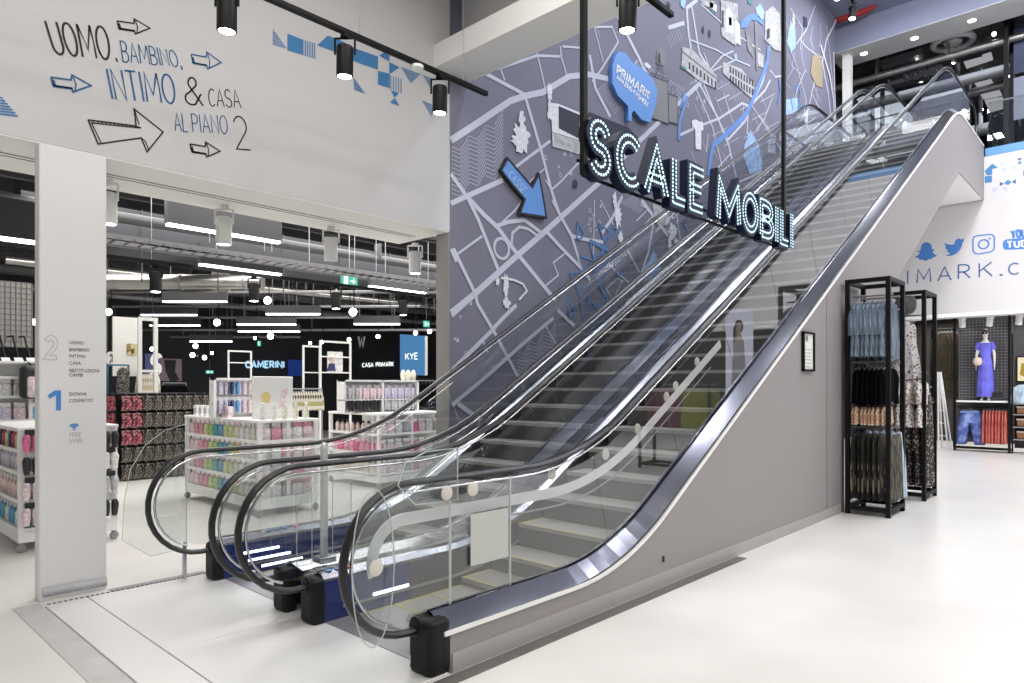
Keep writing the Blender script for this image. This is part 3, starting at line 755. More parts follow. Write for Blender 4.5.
write_quad(mb, 'AMAZING-FASHION', (612.5, 80), (643, 108), (613, 76.5), (644, 103.5), PA, .016, .2); mb.build('lettering', None, t)

# ------------------------------------------------------------------ fascia print on the right
PR = Plane(0, XR, .006)
b = MB().use(mat('fascia_blue_ink', (.055, .13, .30), .7))
def rq(txt, x0, yb0, yt0, x1, yb1, yt1, w): write_quad(b, txt, (x0, yb0), (x1, yb1), (x0, yt0), (x1, yt1), PR, w)
def c6(x, y): return (904 + x / 8.533, 210 + y / 8.533)
def letter6(ch, x0, x1, yt0, yb0, yt1, yb1, w=.032):
    write_quad(b, ch, c6(x0, yb0), c6(x1, yb1), c6(x0, yt0), c6(x1, yt1), PR, w)
letter6('I', 28, 36, 520, 632, 519, 631); letter6('M', 112, 228, 510, 625, 497, 612); letter6('A', 290, 402, 490, 606, 484, 598)
letter6('R', 465, 565, 470, 588, 462, 580); letter6('K', 643, 752, 455, 574, 443, 562); letter6('C', 895, 985, 458, 552, 452, 545)
letter6('.', 820, 836, 540, 556, 539, 555)
# letters hidden behind the truss and past the frame continue the word
write_quad(b, 'PR', (875, 288), (895, 286), (875, 274), (895, 272.5), PR, .032, .6)
write_quad(b, 'OM', (1030, 273), (1052, 271), (1030, 261.5), (1052, 259), PR, .032, .5)
b.build('blue_lettering', None, wr)
b = MB().use(mat('fascia_icon_blue', (.055, .19, .52), .7)); PRa = Plane(0, XR, .004)
def icon(pts, w=None, closed=True, pl=PRa):
    q = [pl(*c6(*p)) for p in pts]
    if w: b.ribbon(q, w, pl.to3d, closed)
    else: b.poly(q, pl.to3d)
# ghost
icon([(150, 300), (165, 282), (190, 275), (215, 280), (235, 300), (242, 338), (262, 333), (260, 342), (246, 355), (252, 372), (282, 388), (270, 400), (248, 404), (238, 418), (212, 420), (185, 436), (160, 424), (132, 424), (124, 408), (98, 408), (96, 400), (124, 384), (136, 360), (110, 356), (112, 348), (138, 350)])
# bird
icon([(345, 280), (365, 290), (392, 296), (415, 294), (432, 292), (434, 268), (448, 250), (470, 243), (492, 252), (518, 240), (508, 262), (512, 268), (500, 275), (494, 310), (475, 345), (445, 375), (405, 390), (375, 392), (350, 386), (382, 380), (398, 370), (374, 358), (366, 346), (378, 344), (356, 330), (350, 312), (366, 318), (350, 300)])
# camera
icon([(588, 250), (600, 228), (625, 220), (735, 208), (758, 214), (772, 235), (770, 325), (760, 345), (735, 358), (640, 376), (610, 372), (590, 350)], .03)
ccx, ccy = 679, 292
icon([(ccx + 44 * math.cos(R(a)), ccy - 4 * math.cos(R(a)) + 38 * math.sin(R(a))) for a in range(0, 360, 20)], .034)
icon([(732 + 10 * math.cos(R(a)), 244 + 9 * math.sin(R(a))) for a in range(0, 360, 40)])
# tube
icon([(842, 290), (852, 262), (880, 250), (1040, 236), (1180, 226), (1205, 246), (1205, 300), (1180, 320), (1060, 332), (870, 340), (848, 328)])
write_quad(b, 'YOU', c6(922, 240), c6(1040, 228), c6(914, 178), c6(1032, 164), PRa, .045, .3)
b.use(M['white']); PRb = Plane(0, XR, .008)
write_quad(b, 'TUBE', c6(885, 322), c6(1100, 305), c6(880, 272), c6(1095, 256), PRb, .035, .35)
b.build('social_media_icons', None, wr)
dt = MB()
cols = [mat('print_blue', (.05, .20, .42), .7), mat('print_navy', (.05, .12, .26), .7), mat('print_pale', (.45, .48, .60), .7), mat('print_lilac', (.55, .57, .68), .7)]
def c8(x, y): return (860 + x / 6.21, 100 + y / 6.21)
for ci, pg in ((0, [(775, 440), (822, 395), (858, 420), (822, 428), (820, 465), (790, 465)]), (2, [(775, 450), (818, 470), (775, 474)]), (0, [(775, 474), (820, 470), (820, 510), (775, 516)]),
               (2, [(865, 380), (908, 375), (895, 402), (870, 415)]), (2, [(872, 425), (915, 415), (915, 452), (885, 458)]), (1, [(972, 365), (1010, 358), (992, 378)]), (0, [(975, 400), (1010, 392), (992, 378)]),
               (2, [(925, 415), (968, 405), (965, 440)]), (3, [(970, 440), (1010, 430), (1012, 475), (972, 478)]), (1, [(868, 508), (895, 520), (868, 535)]), (0, [(895, 515), (920, 495), (942, 510), (920, 530)]), (1, [(942, 510), (968, 490), (968, 522)]),
               (2, [(820, 545), (862, 540), (830, 580)]), (2, [(875, 545), (918, 540), (912, 572)]), (0, [(1012, 440), (1050, 432), (1050, 470), (1014, 474)]), (2, [(1030, 360), (1070, 352), (1050, 390)])):
    dt.use(cols[ci]); dt.poly([PRa(*c8(*p)) for p in pg], PRa.to3d)
dt.build('triangle_print', None, wr)

# ================================================================== ESCALATORS
T30 = math.tan(R(30)); XN = 3.81      # nose line z = T30 * (x - XN)
L2 = .55
def prof(z0, off, L=.62, up=True):
    """height curve: level z0, 30 degree slope (nose line + off), level z0 + RISE, rounded knees"""
    k1 = XN + (z0 - off) / T30; k2 = XN + (z0 + RISE - off) / T30
    def f(x):
        if x < k1 - L: return z0
        if x < k1 + L: return z0 + T30 * (x - k1 + L) ** 2 / (4 * L)
        if x < k2 - L2: return z0 + T30 * (x - k1)
        if x < k2 + L2: return z0 + RISE - T30 * (k2 + L2 - x) ** 2 / (4 * L2)
        return z0 + RISE
    f.k1, f.k2 = k1, k2
    return f
def xs_of(f, x0, x1, L=.62):
    s = [x0]
    for k in (f.k1, f.k2):
        l_ = L if k == f.k1 else L2
        s += [k - l_ + 2 * l_ * i / 10 for i in range(11)]
    s.append(x1)
    return sorted(set(round(x, 4) for x in s if x0 <= x <= x1))
H = prof(1.10, 1.0); DK = prof(.34, .06); CL = prof(.24, -.086)
NX0, NZ, NR = 2.40, .68, .42       # lower newel centre
UX = 19.15                          # upper newel centre
def normals(f, xs):
    out = []
    for x in xs:
        d = (f(x + .001) - f(x - .001)) / .002; l = math.hypot(1, d); out.append((-d / l, 1 / l))
    return out
def sweep(mb, f, x0, x1, section, y0, sgn, closed=True):
    """sweep a (dy, dn) section along the curve"""
    xs = xs_of(f, x0, x1); ns = normals(f, xs); n = len(section); vs = []
    for x, (nx, nz) in zip(xs, ns):
        z = f(x)
        for dy, dn in section: vs.append((x + nx * dn, y0 + sgn * dy, z + nz * dn))
    fs = []
    for i in range(len(xs) - 1):
        for q in range(n if closed else n - 1):
            r = (q + 1) % n; fs.append((i * n + q, i * n + r, (i + 1) * n + r, (i + 1) * n + q))
    if closed: fs += [list(range(n))[::-1], list(range((len(xs) - 1) * n, len(xs) * n))]
    return mb.add(vs, fs)

def handrail_path():
    p = [(2.56, NZ - NR + .01)]
    p += [(NX0 + NR * math.cos(R(a)), NZ + NR * math.sin(R(a))) for a in range(270, 89, -12)]
    p += [(x, H(x)) for x in xs_of(H, NX0 + .05, UX - .05)]
    p += [(UX + NR * math.cos(R(a)), RISE + NZ + NR * math.sin(R(a))) for a in range(90, -91, -12)]
    p.append((UX - .16, RISE + NZ - NR + .01))
    return p
HP = handrail_path()
SEC_A = 'part'
def rail(esc, y, out, outw, blue_len, bars, face=None):
    """one balustrade: out = +1/-1 direction away from the steps"""
    mb = MB(); mb.tube([(x, y, z) for x, z in HP], .021, 12, r2=.031); mb.build('handrail', M['rubber'], esc, True)
    mb = MB(); pth = [(NX0 + (NR - .05) * math.cos(R(a)), NZ + (NR - .05) * math.sin(R(a))) for a in range(252, 89, -12)]
    pth += [(x, H(x) - .052) for x in xs_of(H, NX0 + .05, UX - .05)]
    mb.tube([(x, y, z) for x, z in pth], .009, 8); mb.build('handrail_guide', M['steel'], esc, True)
    # glass panels between seams square to the slope
    xs = xs_of(DK, 2.46, 18.9); dense = []
    seams = [2.46, 3.24, 4.35, 5.45] + [5.45 + 1.15 * i for i in range(1, 11)] + [18.9]
    def top(x):
        d = (DK(x + .001) - DK(x - .001)) / .002; l = math.hypot(1, d)
        return (x - d / l * .70, DK(x) + .70 / l)
    for i in range(len(seams) - 1):
        a, c = seams[i] + .006, seams[i + 1] - .006
        xx = [a] + [x for x in xs if a < x < c] + [c]
        pb = [(x, DK(x) - .03) for x in xx]; pt = [top(x) for x in xx]
        if i == 0:
            pt = [(NX0 + .36 * math.cos(R(q)), NZ + .36 * math.sin(R(q))) for q in range(248, 89, -12)] + pt
            pb = [(2.46, DK(2.46) - .03)] + pb[1:]
        mb = MB(); mb.prism(pb + pt[::-1], 1, y - .006, y + .006); mb.build('glass_panel', M['glass'], esc)
    # decks and skirts
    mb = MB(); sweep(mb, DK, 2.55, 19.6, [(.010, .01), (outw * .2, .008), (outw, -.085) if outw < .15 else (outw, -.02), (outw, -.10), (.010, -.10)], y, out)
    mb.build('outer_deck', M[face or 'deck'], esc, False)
    mb = MB(); sweep(mb, DK, 2.55, 19.6, [(.010, .01), (.045, .005), (.078, -.03), (.078, -.06), (.010, -.06)], y, -out)
    mb.build('inner_deck', M['deck'], esc, False)
    mb = MB(); sweep(mb, DK, 2.55 + blue_len, 19.6, [(.070, -.05), (.082, -.05), (.082, -.46), (.070, -.46)], y, -out)
    mb.build('skirt_panel', M['steel_dark'], esc)
    mb = MB(); mb.box(2.53, 2.55 + blue_len, min(y - out * .070, y - out * .084), max(y - out * .070, y - out * .084), .01, .292)
    mb.build('skirt_end_panel', M['bluepanel'], esc)
    mb = MB(); sweep(mb, DK, 2.7, 19.5, [(.082, -.235), (.092, -.235), (.092, -.255), (.082, -.255)], y, -out)
    mb.build('skirt_brush', M['grey'], esc)
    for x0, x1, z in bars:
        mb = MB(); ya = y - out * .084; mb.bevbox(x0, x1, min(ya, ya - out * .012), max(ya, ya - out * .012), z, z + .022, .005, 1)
        mb.build('skirt_light_and_glint', M['led_and_glint'], esc)
    mb = MB(); mb.bevbox(2.46, 2.625 if face else 2.57, y - (.128 if out < 0 and face else .095), y + .08 if face else y + .095, .0, .325, .04, 3)
    mb.lathe([(.062, 0), (.062, .02), (.045, .03)], (2.48, y, NZ - NR + .01), 14, (-1, 0, 0))
    mb.use(M['offwhite']); mb.mats = [M['cap'], M['offwhite']]; mb.mi = 1
    mb.box(2.463, 2.47, y + out * -.03 - .03, y + out * -.03 + .03, .05, .10)
    mb.build('newel_cap', None, esc)
    mb = MB(); mb.bevbox(18.95, 19.12, y - .105, y + .105, RISE, RISE + .30, .03, 2); mb.build('newel_cap', M['cap'], esc)

def steps(esc, ya, yb):
    f = prof(0.0, 0.0, .42)
    run = .2 / T30; x = 2.78; k = 0
    while x < 18.2:
        z = f(x) + .008; zn = f(x - run) + .008
        mb = MB().use(M['tread']); mb.box(x, x + run - .006, ya, yb, z - .035, z)
        mb.use(M['riser'])
        pr = [(x + .004, z - .035), (x + run - .006, z - .035), (x + run - .006, z - .07), (x + .05, min(z - .07, zn - .03)), (x + .012, min(z - .05, zn - .03))]
        mb.prism([(p[0], p[1]) for p in pr], 1, ya, yb)
        if x < 4.6:
            mb.use(M['yellow']); mb.box(x, x + .025, ya, yb, z, z + .001); mb.box(x + .0255, x + run - .006, yb - .03, yb, z, z + .001); mb.box(x + .0255, x + run - .006, ya, ya + .03, z, z + .001)
        mb.build('step', None, esc); x += run; k += 1
def escalator(label, y0, y1, o0, o1, cov, b0, b1, bl0, bl1):
    e = thing('escalator', label, 'escalator', (2.5, (y0 + y1) / 2, 0))
    rail(e, y0, -1, o0, bl0, b0, 'deck_face' if cov else None); rail(e, y1, 1, o1, bl1, b1)
    steps(e, y0 + .095, y1 - .095)
    mb = MB(); mb.box(2.56, 2.78, y0 + .07, y1 - .07, -.02, .016)
    for i in range(40):
        yy = y0 + .1 + (y1 - y0 - .2) * i / 39; mb.box(2.78, 2.84, yy, yy + .008, 0, .014)
    mb.build('comb_plate', M['grey'], e)
    mb = MB(); mb.box(18.3, 19.6, y0, y1, RISE - .1, RISE + .01); mb.build('upper_landing_plate', M['grey'], e)
    return e
YA, YB, YC, YD = 3.046, 4.233, 4.62, 5.79
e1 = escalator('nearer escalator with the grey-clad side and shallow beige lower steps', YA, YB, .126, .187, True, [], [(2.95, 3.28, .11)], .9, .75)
e2 = escalator('farther escalator running up directly beside the street map wall', YC, YD, .187, .20, False, [], [(2.66, 3.05, .19), (2.76, 3.16, .12), (2.88, 3.28, .05)], .7, 1.25)  # extra skirt bars here are ceiling-light reflections built as glowing strips
# grey cladding of the near side, end wall and underside
mb = MB()
xs = xs_of(CL, 2.61, 19.77)
topc = [(x, CL(x)) for x in xs]
UND = lambda x: 3.347 + .5774 * (x - 12.092)
side = [(2.61, 0.0)] + topc + [(19.77, 6.11), (16.86, 6.11), (9.48, UND(9.48)), (9.48, 0.0)]
mb.prism(side, 1, 2.92, 2.945); mb.build('side_cladding', M['clad'], e1)
mb = MB(); mb.prism([(2.62, 0), (9.33, 0), (9.33, .115), (2.62, .115)], 1, 2.910, 2.92); mb.build('base_trim', M['clad_trim'], e1)
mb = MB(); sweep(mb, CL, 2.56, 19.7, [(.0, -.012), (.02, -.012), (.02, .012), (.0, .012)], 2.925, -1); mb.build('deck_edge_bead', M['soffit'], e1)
mb = MB(); mb.box(9.46, 9.48, 2.945, 6.0, 0, UND(9.47)); mb.build('end_cladding', M['clad'], e1)
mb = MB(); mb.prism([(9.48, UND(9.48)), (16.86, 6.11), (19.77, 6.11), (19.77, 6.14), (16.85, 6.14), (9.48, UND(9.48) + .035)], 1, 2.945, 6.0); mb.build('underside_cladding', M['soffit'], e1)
mb = MB(); mb.box(19.75, 19.77, 2.945, 6.0, 6.11, 7.1); mb.build('top_end_cladding', M['clad'], e1)
mb = MB(); mb.box(8.82, 8.826, 2.917, 2.921, .1, CL(8.82) - .05); mb.build('panel_joint', M['darkgrey'], e1)
mb = MB(); mb.box(4.93, 4.945, 2.905, 2.921, .20, .25); mb.build('key_latch', M['darkgrey'], e1)
mb = MB(); mb.prism([(2.6, 0)] + [(x, CL(x)) for x in xs if x > 2.6] + [(19.7, RISE - .9)] + [(x, CL(x) - .9) for x in xs[::-1] if x > 4.6], 1, 5.97, 5.99)
mb.build('far_side_cladding', M['clad'], e2)
# fallen-step notice on the middle rail: red and blue stickers
mb = MB().use(M['blue']); 
for i, x in enumerate((2.62, 2.69)): mb.lathe([(.028, 0), (.028, .002)], (x, YB - .03, .352), 14)
mb.use(mat('red_sticker', (.6, .06, .06), .5)); mb.lathe([(.03, 0), (.03, .002)], (2.77, YB - .03, .352), 14)
mb.use(M['white'])
for x in (2.62, 2.69, 2.77): mb.box(x - .012, x + .012, YB - .034, YB - .026, .354, .3555)
mb.build('warning_stickers', None, e1)
mb = MB().use(M['blue'])
for x in (2.98, 3.06, 3.14): mb.lathe([(.03, 0), (.03, .002)], (x, YD - .03, .352), 14)
mb.use(mat('red_sticker', (.6, .06, .06), .5)); mb.lathe([(.03, 0), (.03, .002)], (3.24, YD - .03, .352), 14)
mb.build('warning_stickers', None, e2)

# landing plates
def plate(x0, x1, y0, y1, label):
    mb = MB(); mb.bevbox(x0, x1, y0, y1, -.01, .012, .003, 1)
    tag(mb.build('landing_plate', M['plate']), label, 'floor plate')
plate(1.34, 1.616, 2.92, 6.0, 'narrow dotted metal plate along the dark floor strip before the escalators')
plate(1.622, 2.60, 2.92, 4.42, 'wide dotted metal landing plate at the foot of the nearer escalator')
plate(1.622, 2.60, 4.426, 6.0, 'wide dotted metal landing plate at the foot of the farther escalator')

# clear guard between the two escalators
g = thing('clear_guard', 'clear upright acrylic guard between the two escalators with a tall post', 'guard panel', (2.72, 4.43, .35))
mb = MB(); mb.bevbox(2.70, 2.745, 4.41, 4.455, .37, 1.20, .006, 1); mb.lathe([(.022, 0), (.022, .01), (.012, .03)], (2.722, 4.432, 1.20), 10); mb.build('post', mat('satin_clear_post', (.62, .64, .65), .25, .3), g)
mb = MB(); mb.bevbox(2.66, 2.79, 4.37, 4.49, .352, .40, .006, 1); mb.build('post_foot', M['steel'], g)
mb = MB(); mb.prism([(2.50, .36), (2.62, .36), (2.62, .92), (2.50, .80)], 1, 4.425, 4.435); mb.build('clear_panel', M['acrylic'], g)
mb = MB(); mb.prism([(2.79, .36), (2.95, .36), (2.95, .94), (2.79, .94)], 1, 4.425, 4.435); mb.build('clear_panel', M['acrylic'], g)
def edge_ring(pts, y, g): mb = MB(); mb.solid_ribbon(pts, .004, lambda p, q: (p, y, q), lambda p, q: (p, y + .006, q), closed=True); mb.build('panel_edge', mat('acrylic_edge', (.52, .58, .56), .3), g)
edge_ring([(2.50, .36), (2.62, .36), (2.62, .92), (2.50, .80)], 4.422, g); edge_ring([(2.79, .36), (2.95, .36), (2.95, .94), (2.79, .94)], 4.422, g)
g = thing('clear_guard', 'clear acrylic guard with a curved edge before the farthest handrail loop, beside the shop floor', 'guard panel', (1.95, 5.98, 0))
cp_ = [(q.x, q.z) for q in (onY(u, v, 5.98) for u, v in ((186, 424), (165, 430), (145, 445), (130, 470), (124, 500), (122, 540), (150, 556), (186, 548)))]
mb = MB(); mb.prism(cp_, 1, 5.976, 5.982); mb.build('clear_panel', M['acrylic'], g); edge_ring(cp_, 5.972, g)
mb = MB(); mb.box(cp_[7][0] - .03, cp_[7][0], 5.965, 5.99, 0, .05 + max(cp_[6][1], cp_[7][1])); mb.build('floor_clamp', M['steel'], g)
# clear guards beside the near handrail with round fixings
g = thing('clear_guard', 'clear acrylic guard with round fixings beside the front handrail of the nearer escalator', 'guard panel', (2.5, 2.98, .9))
YG = 3.012
mb = MB(); mb.prism([(2.74, .968), (2.74, 1.276), (2.50, 1.272), (2.35, 1.22), (2.30, 1.10), (2.42, .98)], 1, YG - .014, YG - .008); mb.build('clear_panel', M['acrylic'], g)
mb = MB(); mb.prism([(2.02 + .30 * math.cos(R(a)) * .45 + .12, .68 + .42 * math.sin(R(a))) for a in range(0, 360, 15)], 1, YG - .014, YG - .008); mb.build('clear_panel', M['acrylic'], g)
ED = mat('acrylic_edge', (.52, .58, .56), .3)
edge_ring([(2.74, .968), (2.74, 1.276), (2.50, 1.272), (2.35, 1.22), (2.30, 1.10), (2.42, .98)], YG - .014, g)
edge_ring([(2.02 + .30 * math.cos(R(a)) * .45 + .12, .68 + .42 * math.sin(R(a))) for a in range(0, 360, 15)], YG - .014, g)
for xe in (3.24, 2.72):
    mb = MB(); mb.box(xe - .004, xe + .004, YA - .007, YA + .007, DK(xe), 1.06 if xe > 3 else .96); mb.build('panel_edge', ED, g)
GX = [2.648, 2.857, 3.72, 4.37, 4.82, 5.28, 5.44, 5.83]
gp = prof(1.0, .80)
gp = prof(.89, .62); cl_ = [(2.40 + .21 * math.cos(R(a)), .68 + .21 * math.sin(R(a))) for a in range(200, 90, -12)] + [(x, gp(x)) for x in xs_of(gp, 2.45, 6.3)]
mb = MB(); mb.solid_ribbon(cl_, .07, lambda p, q: (p, YA + .035, q), lambda p, q: (p, YA + .043, q)); mb.build('guard_strip', mat('frosted_guard', (.74, .745, .75), .3), g)
mb = MB(); sweep(mb, prof(.79, .50), 2.42, 6.1, [(0, -.005), (.008, -.005), (.008, .005), (0, .005)], YA + .035, 1); mb.build('guard_edge', M['grey'], g)
for x in GX:
    f = prof(1.02, .70); yy = YG - .03 if x < 2.9 else YA + .03
    mb = MB(); mb.lathe([(.005, -.004), (.035, 0), (.043, .006), (.043, .012), (.035, .018), (.012, .02)], (x, yy + .02, f(x)), 16, (0, -1, 0)); mb.build('round_fixing', M['disc'], g, True)
mb = MB(); mb.lathe([(.005, -.004), (.038, 0), (.045, .006), (.045, .012), (.012, .02)], (2.15, YG - .01, .682), 16, (0, -1, 0)); mb.build('round_fixing', M['disc'], g, True)
mb = MB(); mb.box(2.868, 3.20, 3.022, 3.025, .545, .86)
bm_o = mb.build('paper_sheet', M['paper']); tag(bm_o, 'blank grey sheet of paper taped to the glass of the nearer escalator', 'paper')
# framed notice on the side wall
t = thing('framed_notice', 'small black-framed white notice hung on the grey side of the escalator', 'notice', (8.15, 2.9, 2.04))
mb = MB().use(M['black']); x0, x1, z0, z1 = 7.98, 8.33, 1.81, 2.265
for q in ((x0, x1, z0, z0 + .022), (x0, x1, z1 - .022, z1), (x0, x0 + .022, z0, z1), (x1 - .022, x1, z0, z1)): mb.box(q[0], q[1], 2.885, 2.919, q[2], q[3])
mb.build('frame', None, t)
mb = MB().use(M['offwhite']); mb.box(x0 + .02, x1 - .02, 2.905, 2.915, z0 + .02, z1 - .02)
mb.use(M['grey'])
mb.lathe([(.04, 0), (.04, .002)], (8.11, 2.905, 2.19), 10, (0, -1, 0))
for i in range(6): mb.box(8.03, 8.27 - .03 * (i % 3), 2.903, 2.906, 2.06 - i * .04, 2.066 - i * .04)
mb.build('notice_sheet', None, t)

# ------------------------------------------------------------------ the hanging illuminated sign
YS = 2.40; ZS0, ZS1 = 2.88, 3.25
sg = thing('hanging_sign', 'black hanging sign of dotted light letters reading SCALE MOBILI on two long posts', 'sign', (4.8, YS, 2.85))
def sx(u): return onY(u, 200, YS).x
LET = [('S', 589.5, 610), ('C', 616.5, 641), ('A', 644.5, 668), ('L', 672.5, 686.5), ('E', 690, 704), ('M', 717, 740), ('O', 743, 757.5), ('B', 760.5, 773), ('I', 775.2, 778), ('L', 781, 788.5), ('I', 790.2, 793)]
for ch, u0, u1 in LET:
    a, c = sx(u0 - 1.3), sx(u1 + 1.0); w, st = FONT[ch]
    wid = max(c - a, .05); bw = .108 if ch != 'I' else .085
    mb = MB(); led = MB()
    for s_ in st:
        q = [(a + bw * .36 + (x / w) * (wid - bw * .72) if ch != 'I' else (a + c) / 2, ZS0 + bw * .45 + y * (ZS1 - ZS0 - bw * .9)) for x, y in s_]
        mb.solid_ribbon(q, bw, lambda p, r: (p, YS, r), lambda p, r: (p, YS + .065, r))
        # rows of dots, resampled at even spacing on two parallel lines
        for side in offset2(q, .046):
            acc = 0; step = .0262
            for i in range(len(side) - 1):
                p, r = side[i], side[i + 1]; l = math.hypot(r[0] - p[0], r[1] - p[1])
                d = -acc if acc else 0
                pos = (step - acc) if acc else 0
                while pos <= l and l > 0:
                    x_, z_ = p[0] + (r[0] - p[0]) * pos / l, p[1] + (r[1] - p[1]) * pos / l
                    led.add([(x_ + .0098 * math.cos(PI / 3 * k_), YS - .004, z_ + .0098 * math.sin(PI / 3 * k_)) for k_ in range(6)], [list(range(6))])
                    pos += step
                acc = l - (pos - step)
    o = mb.build('letter', M['navy'], sg); led.build('light_dots', M['led'], o)
mb = MB(); mb.box(sx(592), sx(792), YS + .066, YS + .078, ZS0 + .012, ZS0 + .03); mb.build('bottom_bar', M['black'], sg)
mb = MB(); mb.box(sx(587), sx(792), YS + .066, YS + .078, ZS0 + .09, ZS0 + .105); mb.build('back_rail', M['black'], sg)
for u, zt in ((588.5, 6.5), (787.5, 11.5)):
    x = sx(u); mb = MB(); mb.box(x - .019, x + .019, YS + .02, YS + .05, ZS0 + .005, zt); mb.build('post', M['black'], sg)

PALE = {n: mat('goods_' + n, c, .45, 0, (28, .32)) for n, c in dict(pink=(.72, .34, .44), rose=(.80, .62, .66), lilac=(.62, .58, .72), green=(.42, .62, .22), lime=(.62, .70, .34), teal=(.10, .40, .48), blue=(.16, .38, .62), white=(.80, .79, .77), cream=(.78, .74, .62), grey=(.50, .50, .52),
        black=(.02, .02, .024), red=(.55, .08, .12), magenta=(.70, .16, .34), skin=(.70, .52, .42), peach=(.78, .62, .55), tan=(.5, .38, .26), navy=(.04, .05, .14)).items()}
# ================================================================== TRACK LIGHTS
def spot(name, label, loc, m, sc=1.0, tilt=(0, 0), group=None, lit=True):
    """yoke-mounted cylinder spot hanging from loc (top of the yoke)"""
    t = thing(name, label, 'spotlight', loc, group)
    x, y, z = loc
    ax = Vector((tilt[0], tilt[1], -1)).normalized()
    r = .062 * sc; c = Vector((x, y, z - .10 * sc))
    mb = MB(); mb.cbox((x, y, z - .012 * sc), (.05 * sc, .05 * sc, .024 * sc))
    s_ = RIGHT * (r + .012 * sc)
    mb.tube([Vector((x, y, z - .03 * sc)) - s_, Vector((x, y, z - .03 * sc)) + s_], .008 * sc, 6)
    for k in (-1, 1): mb.tube([Vector((x, y, z - .03 * sc)) + s_ * k, c + ax * .05 * sc + s_ * k], .008 * sc, 6)
    mb.build('yoke', m, t)
    mb = MB(); mb.lathe([(r * .9, 0), (r, .012 * sc), (r, .22 * sc), (r * .9, .225 * sc), (r * .86, .21 * sc)], c - ax * .01, 18, ax); mb.build('lamp_body', m, t, True)
    mb = MB(); mb.lathe([(r * .82, 0), (r * .82, .004)], c + ax * .209 * sc, 16, ax); mb.build('lens', M['lamp'] if lit else M['offwhite'], t)
    return t
YT = 4.9; ZT = 4.57
tr = thing('lighting_track', 'long black lighting track hung on thin wires before the white wall lettering', 'lighting track', (3, YT, ZT))
mb = MB(); mb.bevbox(-1.2, 4.875, YT - .025, YT + .025, ZT, ZT + .045, .006, 1); mb.build('rail', M['black'], tr)
for x in (.4, 3.35, 4.55): mb = MB(); mb.tube([(x, YT, ZT + .04), (x, YT, 6.5)], .0022, 5); mb.build('suspension_wire', M['grey'], tr)
for u, lab in ((227, 'black track spotlight at the top beside the painted words, first along the track'), (345, 'black track spotlight in front of the middle of the blue wall pattern'), (440, 'black track spotlight nearest to the map wall corner')):
    x = onY(u, 60, YT).x; spot('track_spotlight', lab, (x, YT, ZT), M['black'], 1.12, (.0, .02), 'black spotlights on the lighting track')
x = onY(417, 72, YT).x
mb = MB(); mb.lathe([(.06, 0), (.06, .025), (.05, .035)], (x, YT, ZT), 16, (0, 0, -1)); tag(mb.build('smoke_detector', M['white'], None, True), 'white round disc sensor clipped under the black lighting track', 'sensor')
tr2 = thing('lighting_track', 'short black lighting track end above the hanging sign', 'lighting track', (4, 3.0, 4.85))
mb = MB(); mb.bevbox(2.6, 5.22, 2.975, 3.025, 4.80, 4.845, .006, 1); mb.build('rail', M['black'], tr2)
for x in (3.0, 5.0): mb = MB(); mb.tube([(x, 3, 4.84), (x, 3, 6.5)], .0022, 5); mb.build('suspension_wire', M['grey'], tr2)
spot('track_spotlight', 'black track spotlight directly over the hanging sign', (onY(628, 10, 3.0).x, 3.0, 4.80), M['black'], 1.15, (0, .03))
p = onY(838, 0, 4.5)
tr3 = thing('lighting_track', 'black lighting track beneath the red pipe near the atrium ceiling', 'lighting track', (15, 4.5, 10.5))
pz = onY(853, 18, 4.6)
mb = MB(); mb.box(pz.x - 4, pz.x + .15, 4.57, 4.63, pz.z + .35, pz.z + .40); mb.build('rail', M['black'], tr3)
spot('track_spotlight', 'small black spotlight below the red pipe, high beside the map wall', (pz.x, 4.6, pz.z + .35), M['black'], 1.25, (-.2, 0))
p0 = onY(838, 3, 4.6); spot('track_spotlight', 'small black spotlight at the top of the photo beside the red pipe', (p0.x, 4.6, pz.z + .35), M['black'], 1.15, (-.2, 0))
mb = MB(); q = [onX(u, v, XR - .4) for u, v in ((838, 20), (852, 15.5), (866, 10.5), (873, 7), (869, 1), (869, -12))]
mb.tube(q, .09, 10); tag(mb.build('red_pipe', M['red'], None, True), 'red sprinkler pipe bending up near the atrium ceiling', 'pipe')
# white spots under the soffit
for u, lab, tl in ((224, 'white spotlight under the soffit in front of the first light bar', (0, .03)), (331, 'tilted white spotlight under the middle of the soffit', (.1, .18)), (415, 'white spotlight under the soffit nearest to the map wall', (0, 0)), (107.5, 'white spotlight half hidden behind the white pillar', (0, 0))):
    p = onZ(u, {224: 206, 331: 227, 415: 243, 107.5: 180}[u], 3.485)
    spot('soffit_spotlight', lab, tuple(p), M['white'], 1.25, tl, 'white spotlights under the soffit', u != 331)
# downlights in the upper soffit
for u, v, lab in ((864, 53.5, 'round downlight in the upper soffit beside the map wall'), (914.5, 38, 'middle round downlight in the upper soffit'), (971.8, 20.4, 'round downlight in the upper soffit nearest the black frame')):
    p = onZ(u, v, 10.755); mb = MB().use(M['white']); mb.lathe([(.13, 0), (.13, .006), (.10, .008)], p, 18, (0, 0, -1)); mb.use(M['lamp']); mb.lathe([(.09, 0), (.09, .002)], p + Vector((0, 0, -.009)), 16, (0, 0, -1))
    tag(mb.build('downlight', None), lab, 'downlight', 'downlights in the upper soffit')

